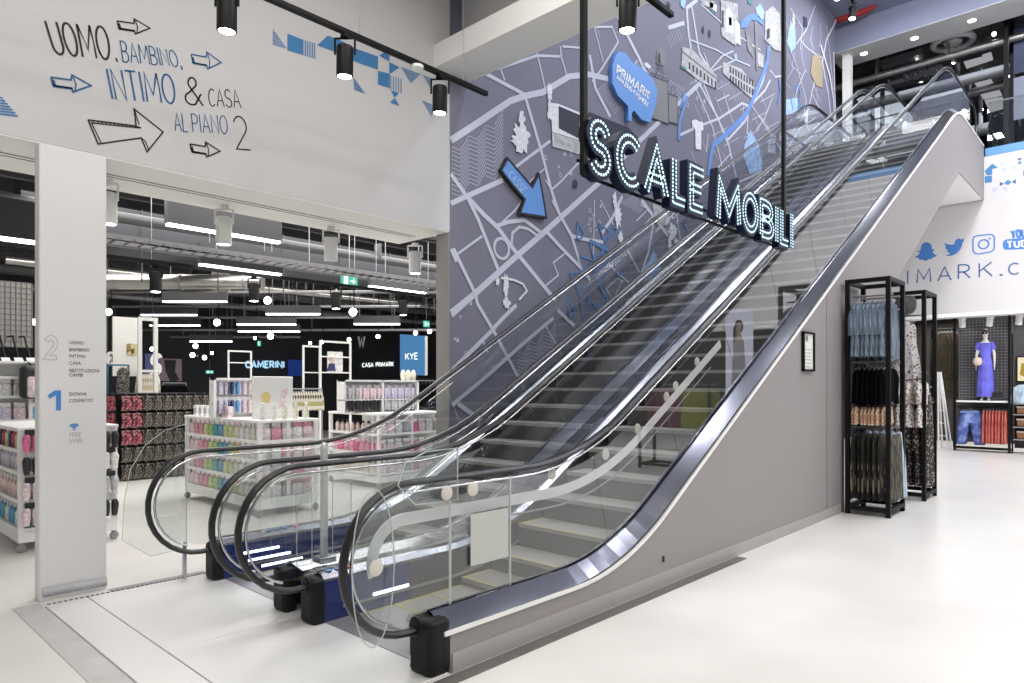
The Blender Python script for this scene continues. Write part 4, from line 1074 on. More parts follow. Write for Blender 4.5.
# ================================================================== CLOTHING
def garment_mesh(prof_, length, depth, seed=0, n=22, lv=14, wav=.35, twist=0):
    """hanging cloth body: prof_ = (t, half width) pairs; x across, y through, z down from 0"""
    rnd = random.Random(seed); ph = [rnd.uniform(0, 6.28) for _ in range(4)]; mb = MB(); vs = []
    for j in range(lv + 1):
        t = j / lv
        for (ta, wa), (tb, wb) in zip(prof_, prof_[1:]):
            if ta <= t <= tb: hw = wa + (wb - wa) * (t - ta) / max(1e-6, tb - ta); break
        for q in range(n):
            a = 2 * PI * q / n
            fold = 1 + wav * t * math.sin(5 * a + ph[0] + t * 1.2) + wav * .5 * t * math.sin(9 * a + ph[1])
            x = hw * math.cos(a); y = depth * (.5 + .5 * min(1, t * 3)) * math.sin(a) * fold
            vs.append((x + .01 * math.sin(ph[2] + t * 5), y, -t * length + (.012 * math.sin(4 * a + ph[3]) if j == lv else 0)))
    fs = [(j * n + q, j * n + (q + 1) % n, (j + 1) * n + (q + 1) % n, (j + 1) * n + q) for j in range(lv) for q in range(n)]
    fs += [list(range(n))[::-1], list(range(lv * n, (lv + 1) * n))]
    return mb.add(vs, fs)
P_TOP = [(0, .05), (.06, .12), (.14, .20), (.35, .17), (1, .20)]
P_DRESS = [(0, .05), (.04, .11), (.10, .18), (.3, .15), (.5, .18), (1, .27)]
P_TROUS = [(0, .17), (.1, .18), (.3, .19), (1, .17)]
P_SKIRT = [(0, .13), (.15, .17), (1, .25)]
P_SHORT = [(0, .15), (.2, .17), (1, .19)]
def make_garment(name, label, cat, prf, length, depth, m, seed, sleeves=False, hook=.09, wav=.35, group=None):
    t = thing(name, label, cat, (0, 0, 0), group)
    garment_mesh(prf, length, depth, seed, wav=wav).build('fabric_body', m, t, True, True)
    if sleeves:
        for k in (-1, 1):
            mb = MB(); mb.tube([(k * .15, 0, -.07), (k * .215, .01, -.2), (k * .225, .015, -length * .62)], [.05, .055, .045], 9); mb.build('sleeve', m, t, True, True)
    mb = MB(); mb.tube([(-.0, 0, hook)] + [(.018 * math.sin(R(a)), 0, hook - .018 + .018 * math.cos(R(a))) for a in range(0, 200, 40)], .003, 5)
    mb.tube([(0, 0, hook - .03), (0, 0, 0)], .003, 5); mb.tube([(-.15, 0, -.02), (0, 0, .015), (.15, 0, -.02)], .008, 6)
    mb.build('hanger', M['grey'], t, True, True)
    return t
FAB = {
 'denim': pattern_mat('washed_denim', [(.065, .095, .135), (.13, .175, .23), (.30, .36, .42)], 9, .85, 'noise', (6, 6, .5)),
 'black': mat('black_cloth', (.004, .004, .005), .95),
 'fringe': pattern_mat('tan_print_cloth', [(.5, .42, .34), (.42, .20, .08), (.62, .52, .42), (.30, .13, .06)], 60, .9),
 'camo': pattern_mat('camouflage_cloth', [(.010, .009, .007), (.035, .032, .021), (.006, .006, .005), (.17, .15, .10)], 42, .9, 'voronoi', (1, 1, .22)),
 'olive': pattern_mat('olive_leaf_cloth', [(.04, .037, .025), (.11, .10, .066), (.022, .02, .014)], 40, .9, 'voronoi', (1, 1, .25)),
 'light': pattern_mat('pale_denim', [(.30, .40, .50), (.45, .55, .65), (.6, .68, .74)], 8, .85, 'noise', (2, 2, .8)),
 'floralw': pattern_mat('white_floral_cloth', [(.75, .73, .72), (.8, .78, .77), (.72, .7, .69), (.78, .76, .75), (.74, .72, .71), (.38, .22, .16), (.12, .10, .10)], 42, .85),
 'floralm': pattern_mat('white_blossom_cloth', [(.7, .68, .66), (.75, .73, .70), (.45, .30, .28), (.2, .22, .12)], 34, .85),
 'florald': pattern_mat('dark_floral_cloth', [(.012, .011, .011), (.02, .018, .016), (.05, .03, .025), (.40, .36, .32)], 46, .9),
 'brownd': pattern_mat('dark_brown_cloth', [(.012, .011, .010), (.06, .042, .022), (.03, .025, .02)], 9, .9, 'noise', (3, 3, .7)),
 'jeans': pattern_mat('blue_jeans', [(.04, .06, .22), (.10, .15, .42), (.28, .36, .66)], 6, .85, 'noise'),
 'red': pattern_mat('red_cloth', [(.30, .05, .045), (.52, .11, .09), (.66, .22, .18)], 9, .85, 'noise', (3, 3, .5)),
 'green': mat('lime_cloth', (.36, .38, .05), .9), 'plum': mat('plum_cloth', (.20, .02, .07), .9),
}
FAB['black'].node_tree.nodes['Principled BSDF'].inputs['Specular IOR Level'].default_value = .03
def rack(name, label, x0, x1, y0, y1, h, rails):
    t = thing(name, label, 'clothes rack', ((x0 + x1) / 2, (y0 + y1) / 2, 0)); w = .052
    for a in (x0, x1 - w):
        for c in (y0, y1 - w):
            mb = MB(); mb.box(a, a + w, c, c + w, 0, h); mb.build('post', M['black'], t)
    for nm, za in (('top_frame', h - w), ('base_frame', .06)):
        mb = MB()
        for c in (y0, y1 - w): mb.box(x0 + w, x1 - w, c, c + w, za, za + w)
        for a in (x0, x1 - w): mb.box(a, a + w, y0 + w, y1 - w, za, za + w)
        mb.build(nm, M['black'], t)
    for zr, xr in rails:
        mb = MB(); mb.tube([(xr, y0 + w * .5, zr), (xr, y1 - w * .5, zr)], .014, 8); mb.build('hanging_rail', M['grey'], t)
    return t
X1, X2, Y1, Y2 = 9.35, 10.06, 2.345, 2.87
zr1 = [2.62, 1.75, 1.33, 1.02]
xf, xb_ = X1 + .24, X1 + .56
rk = rack('garment_rack', 'black metal garment rack of denim and camouflage clothes against the grey escalator side', X1, X2, Y1, Y2, 3.0, [(z, xf) for z in (2.80, 1.95, 1.42, 1.10)] + [(z, xb_) for z in (2.80, 1.95, 1.10)])
def hang(proto, n, x, ya, yb, z, label, group, hook=.09, rz=0, jit=.05):
    for i in range(n):
        y = ya + (yb - ya) * (i + .5) / n
        o = proto if i == 0 else dup(proto)
        o.location = (x + random.uniform(-.015, .015), y, z - hook + .004); o.rotation_euler = (0, 0, rz + random.uniform(-jit, jit))
        o['label'] = label; o['group'] = group
random.seed(11)
g_ = make_garment('denim_dress', '', 'dress', [(0, .06), (.05, .16), (.12, .25), (.4, .26), (1, .30)], .70, .042, FAB['denim'], 1, True)
hang(g_, 7, xf, Y1 + .07, Y2 - .06, 2.80, 'washed blue denim dress on the top rail of the tall black rack', 'denim dresses on the front top rail')
g_ = make_garment('denim_shirt', '', 'shirt', [(0, .06), (.05, .16), (.12, .2), (1, .24)], .74, .042, FAB['denim'], 4, True)
hang(g_, 5, xb_, Y1 + .07, Y2 - .06, 2.80, 'washed denim shirt hanging at the back top rail of the tall black rack', 'denim shirts on the rear top rail')
g_ = make_garment('black_top', '', 'top', [(0, .06), (.08, .2), (.2, .27), (1, .27)], .46, .042, FAB['black'], 2)
hang(g_, 7, xf, Y1 + .07, Y2 - .06, 1.95, 'black top at the front of the second rail of the tall black rack', 'black tops on the second rail')
g2_ = dup(g_)
for i in range(4):
    o = g2_ if i == 0 else dup(g_)
    o.location = (xb_, Y1 + .12 + i * .1, 1.95 - .086); o['label'] = 'black top at the back of the second rail of the tall black rack'; o['group'] = 'black tops on the rear second rail'
g_ = make_garment('printed_shorts', '', 'shorts', [(0, .22), (.2, .25), (1, .27)], .22, .036, FAB['fringe'], 3, hook=.05)
hang(g_, 8, xf, Y1 + .07, Y2 - .06, 1.42, 'tan and rust printed shorts on the third rail of the tall black rack', 'printed shorts on the third rail', .05)
g_ = make_garment('camouflage_trousers', '', 'trousers', [(0, .22), (.1, .25), (.3, .27), (1, .25)], .82, .045, FAB['camo'], 5, wav=.6)
hang(g_, 6, xf, Y1 + .10, Y2 - .06, 1.10, 'dark camouflage trousers on the bottom rail of the tall black rack', 'camouflage trousers on the bottom rail')
g_ = make_garment('olive_trousers', 'olive leaf-print trousers at the front end of the bottom rail of the tall black rack', 'trousers', [(0, .18), (.1, .24), (1, .33)], .84, .03, FAB['olive'], 6, wav=.4)
g_.location = (xf + .16, Y1 + .025, 1.02)
g_ = make_garment('pale_jeans', '', 'jeans', [(0, .12), (.1, .2), (1, .30)], .86, .04, FAB['light'], 7, wav=.4)
hang(g_, 5, xb_ + .06, Y1 + .0, Y2 - .06, 1.12, 'pale blue jeans at the back of the bottom rail of the tall black rack', 'pale jeans on the rear bottom rail')
X3, X4, Y3, Y4 = 11.06, 11.76, 2.32, 2.82
rk2 = rack('garment_rack', 'second black metal garment rack standing behind the denim one, holding floral dresses', X3, X4, Y3, Y4, 3.0, [(2.66, X3 + .2), (1.82, X3 + .2), (1.46, X3 + .2), (1.62, X3 + .5)])
mb = MB(); mb.lathe([(.02, .13), (.10, .12), (.135, .06), (.14, 0), (.13, -.07), (.09, -.13), (.03, -.15)], (X3 + .12, 2.60, 2.82), 18)
mb.tube([(X3 + .12, 2.60, 2.94), (X3 + .12, 2.60, 2.99)], .004, 5)
tag(mb.build('felt_hat', mat('grey_felt', (.10, .10, .10), .9, 0, (30, .3)), None, True), 'dark grey felt hat hung above the white floral dress', 'hat')
g_ = make_garment('floral_dress', 'long white dress with brown flowers on the second black rack', 'dress', [(0, .07), (.05, .14), (.10, .18), (.4, .17), (1, .24)], .84, .07, FAB['floralw'], 8); g_.location = (X3 + .12, 2.62, 2.575); g_.rotation_euler = (0, 0, R(80))
g_ = make_garment('blossom_blouse', '', 'blouse', [(0, .06), (.08, .2), (.2, .26), (1, .28)], .36, .06, FAB['floralm'], 9, True)
hang(g_, 3, X3 + .2, 2.34, 2.74, 1.82, 'white blossom-print blouse on the middle rail of the second black rack', 'blossom blouses on the middle rail', .09)
g_ = make_garment('blossom_shorts', '', 'shorts', [(0, .2), (.2, .25), (1, .27)], .32, .06, FAB['floralm'], 10)
hang(g_, 3, X3 + .18, 2.34, 2.74, 1.46, 'white blossom-print shorts below the blouses on the second black rack', 'blossom shorts on the lower rail', .09)
g_ = make_garment('dark_floral_dress', '', 'dress', [(0, .06), (.05, .15), (.1, .2), (.5, .22), (1, .28)], 1.36, .055, FAB['florald'], 12, True)
hang(g_, 4, X3 + .5, 2.33, 2.76, 1.62, 'long black dress with tiny pale flowers on the second black rack', 'dark floral dresses on the second rack', .09)

# ================================================================== RIGHT SHOP
DX = 20.75       # display wall plane
pA, pB = onX(955, 400, DX - .5).y, onX(1009.5, 400, DX - .5).y
dw = thing('display_wall', 'black display wall of fine grid with a white shelf, behind the blue-dressed mannequin', 'display unit', (DX, (pA + pB) / 2, 0))
mb = MB(); mb.box(DX + .02, DX + .05, pB, pA, .3, 3.4); mb.build('back_panel', mat('lattice_back', (.085, .08, .082), .6), dw)
mb = MB()
for i in range(26): z = 1.35 + i * .075; mb.box(DX, DX + .012, pB, pA, z, z + .012)
for i in range(16): y = pB + (pA - pB) * i / 15; mb.box(DX - .006, DX + .006, y - .004, y + .004, 1.3, 3.3)
mb.build('lattice', M['grey'], dw)
for y in (pA, pB):
    mb = MB(); mb.box(DX - .55, DX - .50, y - .025, y + .025, 0, 3.4); mb.box(DX - .5, DX, y - .02, y + .02, .05, .09); mb.build('post', M['black'], dw)
mb = MB(); mb.box(DX - .5, DX, pB, pA, 1.22, 1.26); mb.build('shelf', M['white'], dw)
mb = MB(); mb.tube([(DX - .4, pB, 1.10), (DX - .4, pA, 1.10)], .015, 8); mb.box(DX - .52, DX - .48, pB, pA, .06, .12); mb.build('hanging_rail', M['black'], dw)
# jeans with two legs, shown front-on
def make_jeans(label):
    t = thing('blue_jeans', label, 'jeans', (0, 0, 0)); mb = MB()
    def ring(c, a, b_, z, n=14): return [(c[0] + b_ * math.sin(2 * PI * q / n), c[1] + a * math.cos(2 * PI * q / n), z) for q in range(n)]
    def loft(rs):
        n = len(rs[0]); vs = [p for r_ in rs for p in r_]
        fs = [(j * n + q, j * n + (q + 1) % n, (j + 1) * n + (q + 1) % n, (j + 1) * n + q) for j in range(len(rs) - 1) for q in range(n)] + [list(range(n))[::-1], list(range((len(rs) - 1) * n, len(rs) * n))]
        mb.add(vs, fs)
    loft([ring((0, 0), .19, .05, 0), ring((0, 0), .20, .06, -.06), ring((0, 0), .235, .075, -.2), ring((0, 0), .245, .075, -.30)])
    for k in (-1, 1): loft([ring((0, k * .115), .125, .07, -.26), ring((0, k * .15), .115, .065, -.5), ring((0, k * .185), .10, .055, -.78), ring((0, k * .20), .095, .055, -.84)])
    mb.build('denim_body', FAB['jeans'], t, True, True)
    mb = MB(); mb.box(.05 - .12, .05 - .115, -.19, .19, -.05, -.0); mb.lathe([(.016, 0), (.016, .006)], (-.06, 0, -.025), 10, (-1, 0, 0)); mb.build('waistband', mat('denim_waistband', (.16, .22, .48), .8), t, False, True)
    mb = MB(); mb.tube([(0, 0, .1), (0, 0, .03)], .004, 5); mb.tube([(0, -.16, .02), (0, .16, .02)], .007, 6); mb.build('hanger', M['grey'], t, False, True)
    return t
jy = (pA - pB)
j0 = make_jeans('blue ripped jeans hung front-on on the rail below the mannequin')
for i in range(3):
    o = j0 if i == 0 else dup(j0, label='blue jeans hung behind the front pair below the mannequin', group='jeans behind the front pair')
    o.location = (DX - .45 + i * .13, pA - jy * .27, 1.0)
g_ = make_garment('red_skirt', '', 'skirt', P_SKIRT, .80, .035, FAB['red'], 15)
for i in range(8):
    o = g_ if i == 0 else dup(g_)
    o.location = (DX - .42, pB + .07 + i * .065, 1.02); o.rotation_euler = (0, 0, random.uniform(-.08, .08)); o['label'] = 'coral red skirt in the row beside the hanging jeans'; o['group'] = 'red skirts in a row'
mb = MB(); mb.box(DX - .44, DX - .43, pB + .14, pB + .36, 1.35, 1.47); mb.use(M['black_ink'])
for i in range(2): mb.box(DX - .443, DX - .439, pB + .16, pB + .33, 1.38 + i * .04, 1.395 + i * .04)
o = mb.build('price_card', M['offwhite']); tag(o, 'small white price card standing on the shelf beside the mannequin hem', 'card')
# mannequin: one skinned body, dress, bag, sunglasses
def skin_body(name, joints, edges, m, parent, sub=2):
    me = bpy.data.meshes.new(name); me.from_pydata([j[0] for j in joints], edges, []); me.materials.append(m)
    o = bpy.data.objects.new(name, me); COL.objects.link(o); o.parent = parent
    o.modifiers.new('skin', 'SKIN'); me.skin_vertices or bpy.context.view_layer.update()
    if not me.skin_vertices:
        with bpy.context.temp_override(object=o, active_object=o): bpy.ops.mesh.customdata_skin_add()
    sv = me.skin_vertices[0].data
    for i, j in enumerate(joints):
        r_ = j[1]; sv[i].radius = (r_, r_) if not isinstance(r_, tuple) else r_
        sv[i].use_root = (i == 0)
    md = o.modifiers.new('sub', 'SUBSURF'); md.levels = sub; md.render_levels = sub
    me.polygons.foreach_set('use_smooth', [True] * len(me.polygons))
    return o
mx, my = 20.42, onX(985.5, 360, 20.42).y
mn = thing('mannequin', 'white mannequin in a long violet-blue dress with sunglasses and a cream bag', 'mannequin', (mx, my, 1.262), rz=0)
mn.scale = (.88, .88, 1.0)
def hand_pts(base, d, k):  # five short finger chains starting inside the palm
    out = []
    for q, ln in ((-.022, .062), (-.008, .075), (.008, .072), (.022, .058)): out.append([(base[0] + q, base[1], base[2] - .03), (base[0] + q, base[1] + k * .004, base[2] - .03 - ln * .55), (base[0] + q - .006, base[1], base[2] - .03 - ln)])
    out.append([(base[0] - .018, base[1], base[2]), (base[0] - .042, base[1], base[2] - .028), (base[0] - .046, base[1], base[2] - .052)])
    return out
J = [((0, 0, .95), .10), ((0, 0, 1.12), .085), ((0, 0, 1.30), (.10, .085)), ((0, 0, 1.42), .075), ((0, 0, 1.50), .04), ((-.015, 0, 1.60), .062), ((-.012, 0, 1.68), .078), ((0, 0, 1.76), .058)]
E_ = [(i, i + 1) for i in range(7)]
for k in (-1, 1):
    n0 = len(J); J += [((0, k * .15, 1.40), .045), ((.0, k * .205, 1.17), .036), ((-.03, k * .215, .97), .027), ((-.035, k * .215, .92), .024), ((-.04, k * .215, .86), (.026, .018))]
    E_ += [(3, n0)] + [(n0 + i, n0 + i + 1) for i in range(4)]
    h0 = n0 + 4
    for ch in hand_pts((-.04, k * .215, .86), 0, k):
        f0 = len(J); J += [(p, .0085) for p in ch]; E_ += [(h0, f0), (f0, f0 + 1), (f0 + 1, f0 + 2)]
    n0 = len(J); J += [((0, k * .085, .86), .085), ((-.01, k * .085, .48), .055), ((.01, k * .08, .10), .035), ((-.01, k * .08, .04), .034), ((-.12, k * .085, .022), .026)]
    E_ += [(0, n0)] + [(n0 + i, n0 + i + 1) for i in range(4)]
MW_ = mat('mannequin_white', (.72, .68, .66), .4)
body = skin_body('body', J, E_, MW_, mn)
mb = MB()
rings = [(1.43, .17, .075), (1.36, .165, .10), (1.25, .15, .105), (1.10, .125, .095), (1.0, .15, .11), (.85, .175, .13), (.5, .19, .14), (.2, .20, .15), (.10, .205, .155)]
n = 28; vs = []
for j, (z, a, c_) in enumerate(rings):
    for q in range(n):
        w = 2 * PI * q / n; f = 1 + (.07 * math.sin(9 * w) if z < .95 else .02 * math.sin(7 * w)) * min(1, (1.2 - z) if z < 1.2 else .3)
        vs.append((c_ * math.sin(w) * f, a * math.cos(w) * f, z))
mb.add(vs, [(j * n + q, j * n + (q + 1) % n, (j + 1) * n + (q + 1) % n, (j + 1) * n + q) for j in range(len(rings) - 1) for q in range(n)])
for k in (-1, 1): mb.tube([(0, k * .12, 1.44), (0, k * .17, 1.37), (0, k * .20, 1.27)], [.06, .068, .06], 10)
mb.build('dress', mat('violet_blue_cloth', (.13, .13, .62), .7, 0, (5, .25)), mn, True, True)
mb = MB()
for k in (-1, 1): mb.lathe([(.028, 0), (.028, .006)], (-.085, k * .034, 1.675), 12, (-1, 0, 0))
mb.tube([(-.088, -.02, 1.68), (-.088, .02, 1.68)], .004, 5); mb.build('sunglasses', M['black'], mn, False, True)
mb = MB(); mb.tube([(-.085, 0, 1.66), (-.098, 0, 1.635), (-.085, 0, 1.628)], [.008, .012, .008], 8); mb.tube([(-.078, -.02, 1.60), (-.084, 0, 1.598), (-.078, .02, 1.60)], .006, 6); mb.build('nose_and_mouth', MW_, mn, True, True)
mb = MB(); mb.lathe([(.085, -.03), (.088, .0), (.075, .045), (.03, .07)], (.012, 0, 1.715), 14); mb.lathe([(.02, .03), (.035, .01), (.035, -.02), (.015, -.035)], (.10, 0, 1.68), 10); mb.build('hair', mat('dark_hair', (.05, .045, .042), .7), mn, True, True)
mb = MB(); mb.lathe([(.02, .10), (.085, .09), (.11, .03), (.115, -.03), (.08, -.09), (.02, -.10)], (-.17, .16, .97), 16); mb.build('handbag', mat('cream_leather', (.62, .52, .42), .6), mn, True, True)
mb = MB(); mb.tube([(-.17, .2, 1.05), (-.05, .12, 1.25), (0, -.02, 1.42), (.07, 0, 1.43)], .008, 6); mb.build('bag_strap', mat('cream_leather', (.62, .52, .42), .6), mn, True, True)
# neighbouring unit at the frame edge
sh = thing('display_shelf', 'black display shelf at the right edge holding baskets and a pale garment', 'display unit', (DX, 2.2, 0))
pC = onX(1011.5, 400, DX - .5).y; pD = pC - 1.6
mb = MB(); mb.box(DX, DX + .03, pD, pC, .1, 3.4); mb.build('back_panel', mat('lattice_back', (.085, .08, .082), .6), sh)
for z in (.32, .62, .92, 1.18):
    mb = MB(); mb.box(DX - .5, DX, pD, pC, z, z + .03); mb.build('shelf', M['grey'], sh)
for y in (pD, pC - .03):
    mb = MB(); mb.box(DX - .5, DX - .45, y, y + .03, 0, 2.9); mb.build('post', M['black'], sh)
bs = thing('wicker_basket', '', 'basket', (0, 0, 0))
mb = MB(); mb.bevbox(-.13, .13, -.15, .15, 0, .17, .03, 2); mb.build('basket_body', mat('brown_wicker', (.22, .11, .05), .8, 0, (60, .4)), bs, False, True)
mb = MB(); mb.bevbox(-.14, .14, -.16, .16, .15, .19, .012, 1); mb.build('rim', mat('pale_cloth_lining', (.55, .47, .40), .8), bs, False, True)
first = True
for zi, (z, nm) in enumerate(((.35, 'bottom'), (.65, 'middle'), (.95, 'upper'))):
    for i in range(3):
        o = bs if first else dup(bs); first = False
        o.location = (DX - .3, pC - .24 - i * .36, z); o['label'] = f'brown wicker basket on the {nm} shelf at the right edge'; o['group'] = f'baskets on the {nm} shelf'
mb = garment_mesh([(0, .08), (.2, .24), (1, .27)], .45, .10, 31); o = mb.build('folded_jacket', FAB['light'], None, True); o.location = (DX - .35, pC - .22, 1.66); o.rotation_euler = (0, 0, R(90))
tag(o, 'pale blue patterned jacket draped on the top shelf at the right edge', 'jacket')
lp = thing('light_box_picture', 'glowing yellow and white picture panel above the baskets at the right edge', 'picture', (DX - .1, pC - .4, 2.0))
mb = MB(); mb.box(DX - .14, DX - .08, pC - .75, pC - .05, 1.72, 2.35); mb.build('frame', M['black'], lp)
mb = MB().use(emis('picture_cream', (1, .9, .6), .9)); mb.box(DX - .15, DX - .141, pC - .72, pC - .08, 1.75, 2.32)
mb.use(emis('picture_gold', (.75, .5, .1), .6)); mb.prism([(pC - .3, 1.8), (pC - .12, 1.9), (pC - .16, 2.2), (pC - .28, 2.1)], 0, DX - .156, DX - .15); mb.build('picture_panel', None, lp)
# dark clothes hung near the passage, white ladder, rail spots
g_ = make_garment('brown_coat', '', 'coat', P_DRESS, 1.75, .06, FAB['brownd'], 21, True)
for i in range(4):
    o = g_ if i == 0 else dup(g_)
    q = onX(941 + i * 3.4, 400, 21.2); o.location = (21.2, q.y, 3.05); o.rotation_euler = (0, 0, R(80)); o['label'] = 'dark brown speckled coat hanging in the passage beside the white ladder'; o['group'] = 'dark coats by the ladder'
cr = thing('coat_rail', 'dark wall rail carrying the brown coats by the ladder', 'rail', (21.25, 4, 3.1))
mb = MB(); a_ = onX(938, 400, 21.2).y; c_ = onX(954, 400, 21.2).y; mb.tube([(21.2, a_ + .2, 3.14), (21.2, c_ - .05, 3.14)], .02, 8); mb.build('rail_tube', M['black'], cr)
mb = MB()
for y in (a_ + .15, c_): mb.box(21.18, 21.22, y - .02, y + .02, 0, 3.16)
mb.build('post', M['black'], cr)
ld = thing('step_ladder', 'white step ladder standing beyond the second black rack', 'ladder', (20.6, 4.1, 0))
b0 = onX(939.5, 438, 20.6); b1 = onX(949, 438, 20.6); apex = onX(938, 372, 20.6)
for (ya, yb) in ((b0.y, apex.y + .02), (b1.y, apex.y - .02)):
    for dx in (0, .42):
        mb = MB(); mb.tube([(20.5 + dx, ya, 0), (20.68 + dx * .3, yb, apex.z)], .022, 6); mb.build('rail', M['white'], ld)
mb = MB()
for i in range(1, 6):
    t = i / 6; mb.tube([(20.5 + .18 * t, b0.y + (apex.y - b0.y) * t, apex.z * t), (20.92 - .16 * t, b0.y + (apex.y - b0.y) * t, apex.z * t)], .014, 6)
    mb.tube([(20.5 + .18 * t, b0.y + (apex.y - b0.y) * t, apex.z * t), (20.5 + .18 * t, b1.y + (apex.y - b1.y) * t, apex.z * t)], .008, 6)
mb.build('tread', M['white'], ld)
for u, lab in ((962, 'white ceiling spotlight over the hanging jeans, left of the mannequin head'), (990.5, 'white ceiling spotlight just above the mannequin head'), (1020, 'white ceiling spotlight at the right edge above the picture')):
    p = onX(u, 314, XR + .55); spot('shop_spotlight', lab, (p.x, p.y, 3.46), M['white'], 1.15, (.25, 0) if u < 985 else (.25, .15), 'white spotlights below the right fascia', True)
mb = MB(); mb.box(XR + .52, XR + .58, -3, 5.4, 3.40, 3.44); tag(mb.build('lighting_track', M['grey']), 'grey lighting track under the right fascia above the mannequin', 'lighting track')
# banner and coloured clothes beyond the right edge of the view: the escalator glass mirrors them
ps = thing('poster_banner', 'tall white banner of a dark-haired person in white, mirrored in the escalator glass', 'banner', (12, .57, 0))
mb = MB(); mb.box(12.0, 12.02, .31, .83, 1.38, 3.06); mb.build('banner_sheet', emis('glowing_banner_sheet', (.80, .82, 1), 1.7), ps)  # glow added to the sheet so its reflection shows in the glass
mb = MB()
for y in (.33, .79): mb.box(12.005, 12.03, y, y + .02, 0, 1.4)
mb.box(11.9, 12.12, .3, .84, 0, .03); mb.build('stand', M['black'], ps)
mb = MB().use(PALE['black']); mb.prism([(.57 + .085 * math.cos(R(q)), 2.72 + .13 * math.sin(R(q))) for q in range(0, 360, 30)], 0, 11.985, 11.995); mb.prism([(.46, 2.7), (.52, 2.75), (.54, 2.2), (.47, 2.25)], 0, 11.985, 11.995)
mb.use(PALE['skin']); mb.prism([(.575 + .05 * math.cos(R(q)), 2.69 + .085 * math.sin(R(q))) for q in range(0, 360, 30)], 0, 11.978, 11.985); mb.prism([(.55, 2.62), (.60, 2.62), (.66, 2.45), (.50, 2.45)], 0, 11.978, 11.985)
mb.use(mat('banner_pale_cloth', (.6, .6, .68), .8)); mb.prism([(.48, 2.45), (.67, 2.45), (.74, 1.5), (.42, 1.5)], 0, 11.978, 11.985); mb.build('printed_figure', None, ps)
rr = rack('garment_rack', 'low black rack of lime and plum clothes, mirrored in the escalator glass', 11.7, 12.3, -1.4, .15, 1.75, [(1.66, 12.0)])
g_ = make_garment('lime_top', '', 'top', P_TOP, .75, .05, FAB['green'], 51)
hang(g_, 4, 12.0, -.45, .05, 1.66, 'lime green top on the rack mirrored in the escalator glass', 'lime tops on the mirrored rack', rz=.9)
g_ = make_garment('plum_top', '', 'top', P_TOP, .75, .05, FAB['plum'], 52)
hang(g_, 5, 12.0, -1.25, -.5, 1.66, 'plum red top on the rack mirrored in the escalator glass', 'plum tops on the mirrored rack', rz=.9)

# ================================================================== LEFT SHOP
def proto_pack(kind, c1, c2):
    """one packet of goods: origin at the base centre, front faces -y"""
    if kind == 'bag':
        t = thing('soft_pack', '', 'packet'); mb = MB(); mb.bevbox(-.07, .07, -.045, .045, 0, .17, .03, 2); mb.build('pack_body', PALE[c1], t, True, True)
        mb = MB(); mb.box(-.06, .06, -.012, .012, .165, .225); mb.build('header_card', PALE[c2], t, False, True)
    elif kind == 'bottle':
        t = thing('bottle', '', 'bottle'); mb = MB(); mb.lathe([(.03, 0), (.036, .01), (.036, .13), (.02, .16), (.018, .175)], (0, 0, 0), 14); mb.build('bottle_body', PALE[c1], t, True, True)
        mb = MB(); mb.lathe([(.021, .170), (.021, .205), (.012, .21)], (0, 0, 0), 12); mb.build('cap', PALE[c2], t, True, True)
    elif kind == 'slipper':
        t = thing('slipper_pair', '', 'slippers'); mb = MB()
        for k in (-1, 1): mb.tube([(k * .04, -.02, .19), (k * .042, -.025, .15), (k * .04, -.022, .08), (k * .038, -.02, .02)], [.022, .036, .032, .024], 10)
        mb.build('sole', PALE[c1], t, True, True)
        mb = MB(); mb.box(-.05, .05, -.005, .005, .18, .24); mb.build('hang_card', PALE[c2], t, False, True)
    elif kind == 'box':
        t = thing('carton', '', 'box'); mb = MB(); mb.bevbox(-.05, .05, -.04, .04, 0, .15, .006, 1); mb.build('carton_body', PALE[c1], t, False, True)
        mb = MB(); mb.box(-.04, .04, -.0425, -.0395, .04, .11); mb.build('printed_panel', PALE[c2], t, False, True)
    elif kind == 'cloth':
        t = thing('hanging_garment', '', 'garment'); garment_mesh([(0, .06), (.06, .075), (1, .082)], .25, .05, 5, 14, 7).build('fabric_body', c1, t, True, True)
        mb = MB(); mb.tube([(0, 0, .05), (0, 0, 0)], .003, 5); mb.tube([(-.08, 0, -.01), (.08, 0, -.01)], .006, 5); mb.build('hanger', M['grey'], t, False, True)
    return t
PRO = {}
def put(kind, c1, c2, loc, rz, label, group):
    key = (kind, str(c1), c2)
    if key not in PRO: PRO[key] = o = proto_pack(kind, c1, c2)
    else: o = dup(PRO[key])
    o.location = loc; o.rotation_euler = (0, 0, rz); o['label'] = label; o['group'] = group
    return o
